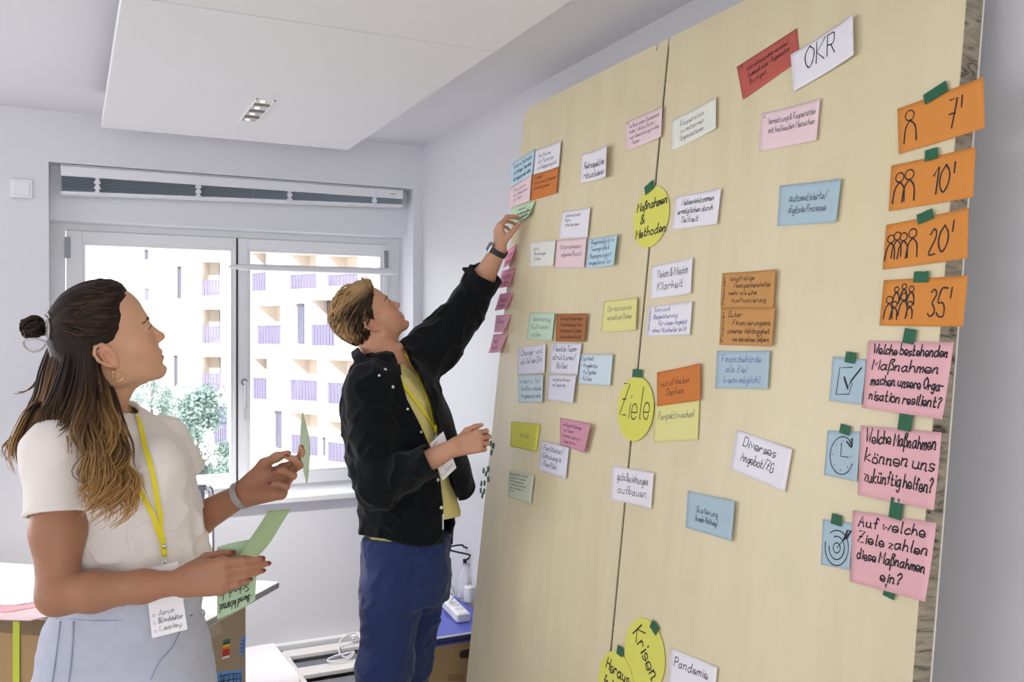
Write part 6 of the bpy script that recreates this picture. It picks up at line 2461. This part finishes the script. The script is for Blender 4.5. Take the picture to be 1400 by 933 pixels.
def flat_sheet(name, px, z0, dz, c, label, grp):
    P = [on_z(x, y, z0) for x, y in px]
    b = np.mean(P, axis=0)
    n = len(P)
    v = [p - b for p in P] + [p - b + np.array([0, 0, dz]) for p in P]
    f = [tuple(range(n - 1, -1, -1)), tuple(range(n, 2 * n))] + [(i, (i + 1) % n, n + (i + 1) % n, n + i) for i in range(n)]
    o = obj(name, v, f, pmat(c))
    o.location = tuple(b)
    return tag(o, label, 'paper', grp)


GP = 'papers lying on the cardboard table'
flat_sheet('paper_sheet', [(-60, 846), (-30, 832), (62, 824), (96, 838), (40, 849.5)], TZ + .0005, .003, 'pink', 'pale pink paper at the front of the cardboard table, lowest of the pile', GP)
flat_sheet('paper_sheet', [(-50, 836), (-20, 828), (60, 818), (78, 826), (10, 838)], TZ + .004, .0025, 'rose', 'pink paper in the middle of the pile on the cardboard table', GP)
flat_sheet('paper_sheet', [(-30, 829), (4, 817), (60, 806), (90, 818), (20, 829)], TZ + .007, .004, 'white', 'white papers on top of the pile on the cardboard table', GP)


# ------------------------------------------------------------------ chair by the window
def chair():
    c = V(206, 460, 3.35)
    r = empty('chair', tuple(v2w(np.array([c[0], c[1], 0]))), -YAW)
    tag(r, 'grey chair with chrome tube frame behind the woman, below the window', 'chair')
    ORIG[r.name] = np.array([c[0], c[1], 0])
    hw = .205
    # padded back, gently curved
    n, mrow = 16, 8
    v, f = [], []
    for s in (0, 1):
        for j in range(mrow + 1):
            for i in range(n + 1):
                a, b = i / n * 2 - 1, j / mrow * 2 - 1
                e = (1 - abs(a) ** 6) ** .5 * (1 - abs(b) ** 6) ** .5
                v.append((a * hw, .02 * a * a * -1 + (.016 if s else -.016) * e, .97 + b * .080))
    k = (n + 1) * (mrow + 1)
    for s in (0, 1):
        for j in range(mrow):
            for i in range(n):
                a = s * k + j * (n + 1) + i
                q = (a, a + 1, a + n + 2, a + n + 1)
                f.append(q if not s else q[::-1])
    bk = obj('backrest', v, f, mat('grey upholstery', '5c6470', rough=.8, bump=(500, .15)), r, True)
    pad = MB().box((-.21, .0, .43), (.21, .36, .48), bev=.015)
    pad.build('seat', mat('grey upholstery', '5c6470'), r)
    for sx in (-1, 1):
        x = sx * .222
        t = MB().tube(catmull([(x * .93, -.002, 1.045), (x, .0, 1.03), (x, .004, .95), (x, .010, .70), (x, .02, .50), (x, .06, .455), (x, .24, .44), (x, .28, .40), (x, .28, .06), (x, .26, .016), (x, .2, .012), (x, .02, .012)], 7), .011, 10)
        t.build('leg', M_CHROME, r, True)
    MB().tube([(-.206, -.002, 1.045), (.206, -.002, 1.045)], .010, 10).build('top_tube', M_CHROME, r, True)
    MB().tube([(-.222, .03, .012), (.222, .03, .012)], .011, 10).build('floor_tube', M_CHROME, r, True)


chair()


# ------------------------------------------------------------------ low convector under the window, paper sheet, cables
def convector():
    x0, x1, y0, y1, zt = .895, 1.56, 3.70, 4.335, .115
    r = empty('floor_convector', ((x0 + x1) / 2, (y0 + y1) / 2, 0))
    tag(r, 'low white floor convector with long grey slots at the foot of the window wall', 'convector')
    cm = MB()
    cm.box((x0, y0, 0), (x0 + .025, y1, zt), bev=.003).box((x1 - .02, y0, 0), (x1, y1, zt), bev=.003)
    for a, b in ((4.25, 4.335), (3.985, 4.085), (3.70, 3.76)):
        cm.box((x0 + .02, a, zt - .02), (x1 - .015, b, zt), bev=.003)
    cm.box((x0 + .02, y0, 0), (x1 - .015, y0 + .01, zt - .01)).box((x0 + .02, y1 - .01, 0), (x1 - .015, y1, zt - .01))
    world_obj('casing', cm, mat('convector white', 'e6e4e2', rough=.4), r)
    for a, b in ((4.085, 4.25), (3.76, 3.985)):
        world_obj('slot_plate', MB().box((x0 + .022, a, zt - .045), (x1 - .018, b, zt - .035)), mat('grey slot plate', '7f848c', rough=.5), r)
    sc = MB()
    for (x, y) in ((380.5, 890), (385.5, 891.5)):
        p = on_z(x, y, zt)
        sc.tube([p + (0, 0, -.001), p + (0, 0, .0015)], .008 if x < 383 else .005, 10)
    world_obj('screw', sc, M_DARK, r)


convector()


def paper_drape():
    rows = []
    G = [[(322, 890, 4.20), (338, 886, 4.18), (374, 880, 4.16)], [(322, 911, 3.98), (342, 908, 3.96), (392, 903, 3.93)], [(326, 945, 3.80), (352, 941, 3.79), (409, 931, 3.74)]]
    pts = [[v2w(V(*p)) for p in r_] for r_ in G]
    pts.append([np.array([p[0] - .015, p[1] - .05, .0015]) for p in pts[-1]])
    G = np.array(pts)
    A = np.array([catmull(G[:, j], 6) for j in range(3)])
    B = np.array([catmull(A[:, i], 6) for i in range(A.shape[1])])
    m, n = B.shape[:2]
    v = list(B.reshape(-1, 3)) + list(B.reshape(-1, 3) + np.array([0, 0, .0012]))
    k = m * n
    f = []
    for i in range(m - 1):
        for j in range(n - 1):
            a = i * n + j
            f += [(a, a + 1, a + n + 1, a + n), (k + a, k + a + n, k + a + n + 1, k + a + 1)]
    mb = MB().add(v, f)
    o = world_obj('flipchart_sheet', mb, mat('flipchart paper', 'efebf0', rough=.7), None, True)
    tag(o, 'large white paper sheet sloping from the window wall to the floor', 'paper')


paper_drape()


def cable_coil():
    zt = .122
    P = [on_z(x, y, zt + h) for x, y, h in ((494, 874, .03), (486, 866, .05), (476, 868, .05), (466, 876, .03), (463, 886, .012), (466, 896, .004), (474, 899, .004), (482, 893, .004), (474, 894, .01), (458, 899, .004), (448, 903, .004), (452, 905, .006), (466, 903, .008), (478, 900, .012), (484, 893, .012), (480, 892, .012), (462, 896, .012), (449, 901, .010))]
    mb = MB().tube(catmull(P, 7), .0042, 8)
    o = world_obj('power_cable', mb, M_WPLAST, None, True, base=P[10])
    tag(o, 'white power cable looped on the floor convector behind the man', 'cable')
    pl = MB()
    p = on_z(489, 871, zt + .02)
    pl.box(p + np.array([-.03, -.014, -.012]), p + np.array([.03, .014, .014]), bev=.005)
    world_obj('plug', pl, M_WPLAST, o)


cable_coil()


# ------------------------------------------------------------------ carton with the blue board and what stands on it
DZ = .42


def blue_desk():
    x0, x1, y0, y1 = 1.235, 1.575, 3.33, 3.98
    r = empty('moving_carton', ((x0 + x1) / 2, (y0 + y1) / 2, 0))
    tag(r, 'brown carton with a hand hole and a blue lid in the corner behind the boards', 'carton')
    a, b = x0 + .015, x1 - .015
    world_obj('carton_body', MB().box((a, y0 + .02, 0), (b, y1 - .02, DZ - .036)), M_CBOARD, r)
    c = on_y(634, 895, y0 + .02)
    hm = MB()
    pts = []
    for i in range(20):
        t = 2 * math.pi * i / 20
        sx, sz = .036, .017
        pts.append((c[0] + .018 + sx * math.copysign(abs(math.cos(t)) ** .6, math.cos(t)), y0 + .0185, c[2] + sz * math.copysign(abs(math.sin(t)) ** .6, math.sin(t))))
    v = pts + [(p[0], p[1] + .001, p[2]) for p in pts]
    hm.add(v, [tuple(range(20)), tuple(range(39, 19, -1))] + [(i, 20 + i, 20 + (i + 1) % 20, (i + 1) % 20) for i in range(20)])
    world_obj('hand_hole', hm, mat('dark opening', '3a332c', rough=.9), r)
    world_obj('lid', MB().box((x0, y0, DZ - .036), (x1, y1, DZ), bev=.003), mat('blue violet board', '5560b8', rough=.4), r)
    world_obj('lid_rim', MB().box((x0 - .001, y0 - .0015, DZ - .012), (x1 + .001, y0 + .001, DZ - .004)).box((x0 - .001, y0 - .0015, DZ - .028), (x1 + .001, y0 + .001, DZ - .015)), mat('dark rim', '2b2f5a', rough=.5), r)
    world_obj('edge_line', MB().box((x0 - .001, y0 - .002, DZ - .005), (x1 + .001, y0 + .004, DZ + .001)), M_WPLAST, r)
    ink = MB()
    for k in range(3):
        p = [on_y(x, 924 + k * 3, y0 + .0195) for x in (612, 620, 628, 634)]
        ink.ribbon(p, [(0, -1, 0)] * 4, .003, .0005)
    world_obj('print', ink, mat('brown print', '6b5236', rough=.9), r)


blue_desk()


def power_strip():
    A, B = on_z(606, 818, DZ + .02), on_z(634, 846, DZ + .02)
    d = nrm((B - A)[:2])
    L = np.linalg.norm((B - A)[:2]) / 2
    c = (A + B) / 2
    r = empty('power_strip', (c[0], c[1], DZ), math.atan2(d[1], d[0]))
    tag(r, 'white power strip lying on the blue carton lid', 'power strip')
    MB().box((-L, -.03, .001), (L, .03, .042), bev=.007).build('body', M_WPLAST, r)
    n = 5
    for k in range(n):
        x = -L + .035 + k * (2 * L - .06) / n
        s = MB().tube([(x + .012, 0, .0415), (x + .012, 0, .0432)], .019, 18)
        so = s.build('socket', mat('socket ring', 'd5d5dc', rough=.4), r)
        h = MB()
        for dy in (-.009, .009):
            h.tube([(x + .012, dy, .0432), (x + .012, dy, .0438)], .0026, 8)
        h.build('contact_holes', M_DARK, so)
    # cable loop standing at its far end
    P = [on_z(x, y, DZ + h) for x, y, h in ((608, 822, .03), (604, 826, .05), (602, 815, .10), (606, 800, .13), (616, 800, .13), (621, 812, .09), (616, 822, .05), (608, 826, .012), (598, 828, .008), (590, 820, .006))]
    t = MB().tube(catmull(P, 6), .0045, 8)
    o = world_obj('cord', t, M_WPLAST, None, True, base=(c[0], c[1], DZ))
    o.parent = r
    o.location = (0, 0, 0)
    o.rotation_euler = (0, 0, -r.rotation_euler[2])


power_strip()


def charger():
    p = on_z(641, 826, DZ)
    r = empty('charger', (p[0] + .01, p[1] + .015, DZ), .5)
    tag(r, 'white charger block half hidden by the board edge, next to the power strip', 'charger')
    MB().box((-.022, -.02, .001), (.022, .02, .075), bev=.006).build('housing', M_WPLAST, r)
    m = MB()
    for dx in (-.009, .009):
        m.tube([(dx, 0, .075), (dx, 0, .092)], .0024, 8)
    m.build('pins', M_METAL, r)


charger()


def bag():
    b = on_z(640, 821, DZ) + np.array([.0, .05, 0])
    D = float((b - CAM) @ FW)
    r = empty('clear_bag', (b[0], b[1], DZ), -YAW)
    base = V(640, 826, D)
    base[2] = DZ
    ORIG[r.name] = base
    tag(r, 'clear plastic bag with black handle standing on the blue carton lid', 'bag')
    m = bpy.data.materials.new('clear plastic film')
    m.use_nodes = True
    bs = m.node_tree.nodes['Principled BSDF']
    bs.inputs['Base Color'].default_value = (.86, .86, .95, 1)
    bs.inputs['Roughness'].default_value = .25
    bs.inputs['Alpha'].default_value = .45
    rows = [(826, 629, 655, .040), (812, 630, 655, .040), (800, 632, 655, .034), (788, 634, 653, .026), (778, 637, 650, .018), (770, 639, 646, .010)]
    v, f = [], []
    n = 18
    for j, (y, a, c, hd) in enumerate(rows):
        p0, p1 = V(a, y, D), V(c, y, D)
        cc, hw = (p0 + p1) / 2, (p1[0] - p0[0]) / 2
        for i in range(n):
            t = 2 * math.pi * i / n
            w = 1 + .10 * math.sin(5 * t + j)
            v.append((cc[0] + hw * w * math.cos(t), cc[1] + hd * w * math.sin(t), max(cc[2], DZ + .002)))
    for j in range(len(rows) - 1):
        for i in range(n):
            a, b_ = j * n + i, j * n + (i + 1) % n
            f.append((a, b_, b_ + n, a + n))
    f.append(tuple(range(n - 1, -1, -1)))
    view_obj('pouch', (np.array(v), f), m, r)
    lk = MB().tube([V(641.5, 774, D), V(641.5, 765, D)], [.008, .0095], 8)
    view_obj('cord_lock', (np.array(lk.v), lk.f), M_DARK, r)
    hd = MB().tube(catmull([V(642, 767, D), V(648, 762, D), V(646, 758.5, D - .02), (V(630, 755, D - .03)), V(617, 751, D - .02), V(620, 748, D), V(637, 745.5, D + .02), V(640, 748, D + .02), V(651, 753, D + .02), V(652, 760, D + .01), V(643, 766, D)], 6), .0042, 8)
    view_obj('handle', (np.array(hd.v), hd.f), M_DARK, r)
    # crumpled contents
    ct = Field(base + (-.035, -.03, .0), base + (.05, .03, .10), .005)
    ct.ell(base + (.008, 0, .03), (.026, .022, .028), k=.01).ell(base + (.016, 0, .06), (.016, .014, .03), k=.02)
    ct.warp(lambda P: vnoise(P * 60) * .006)
    view_obj('contents', ct.mesh(1), mat('folded wipes', 'dcd6e4', rough=.8), r)


bag()
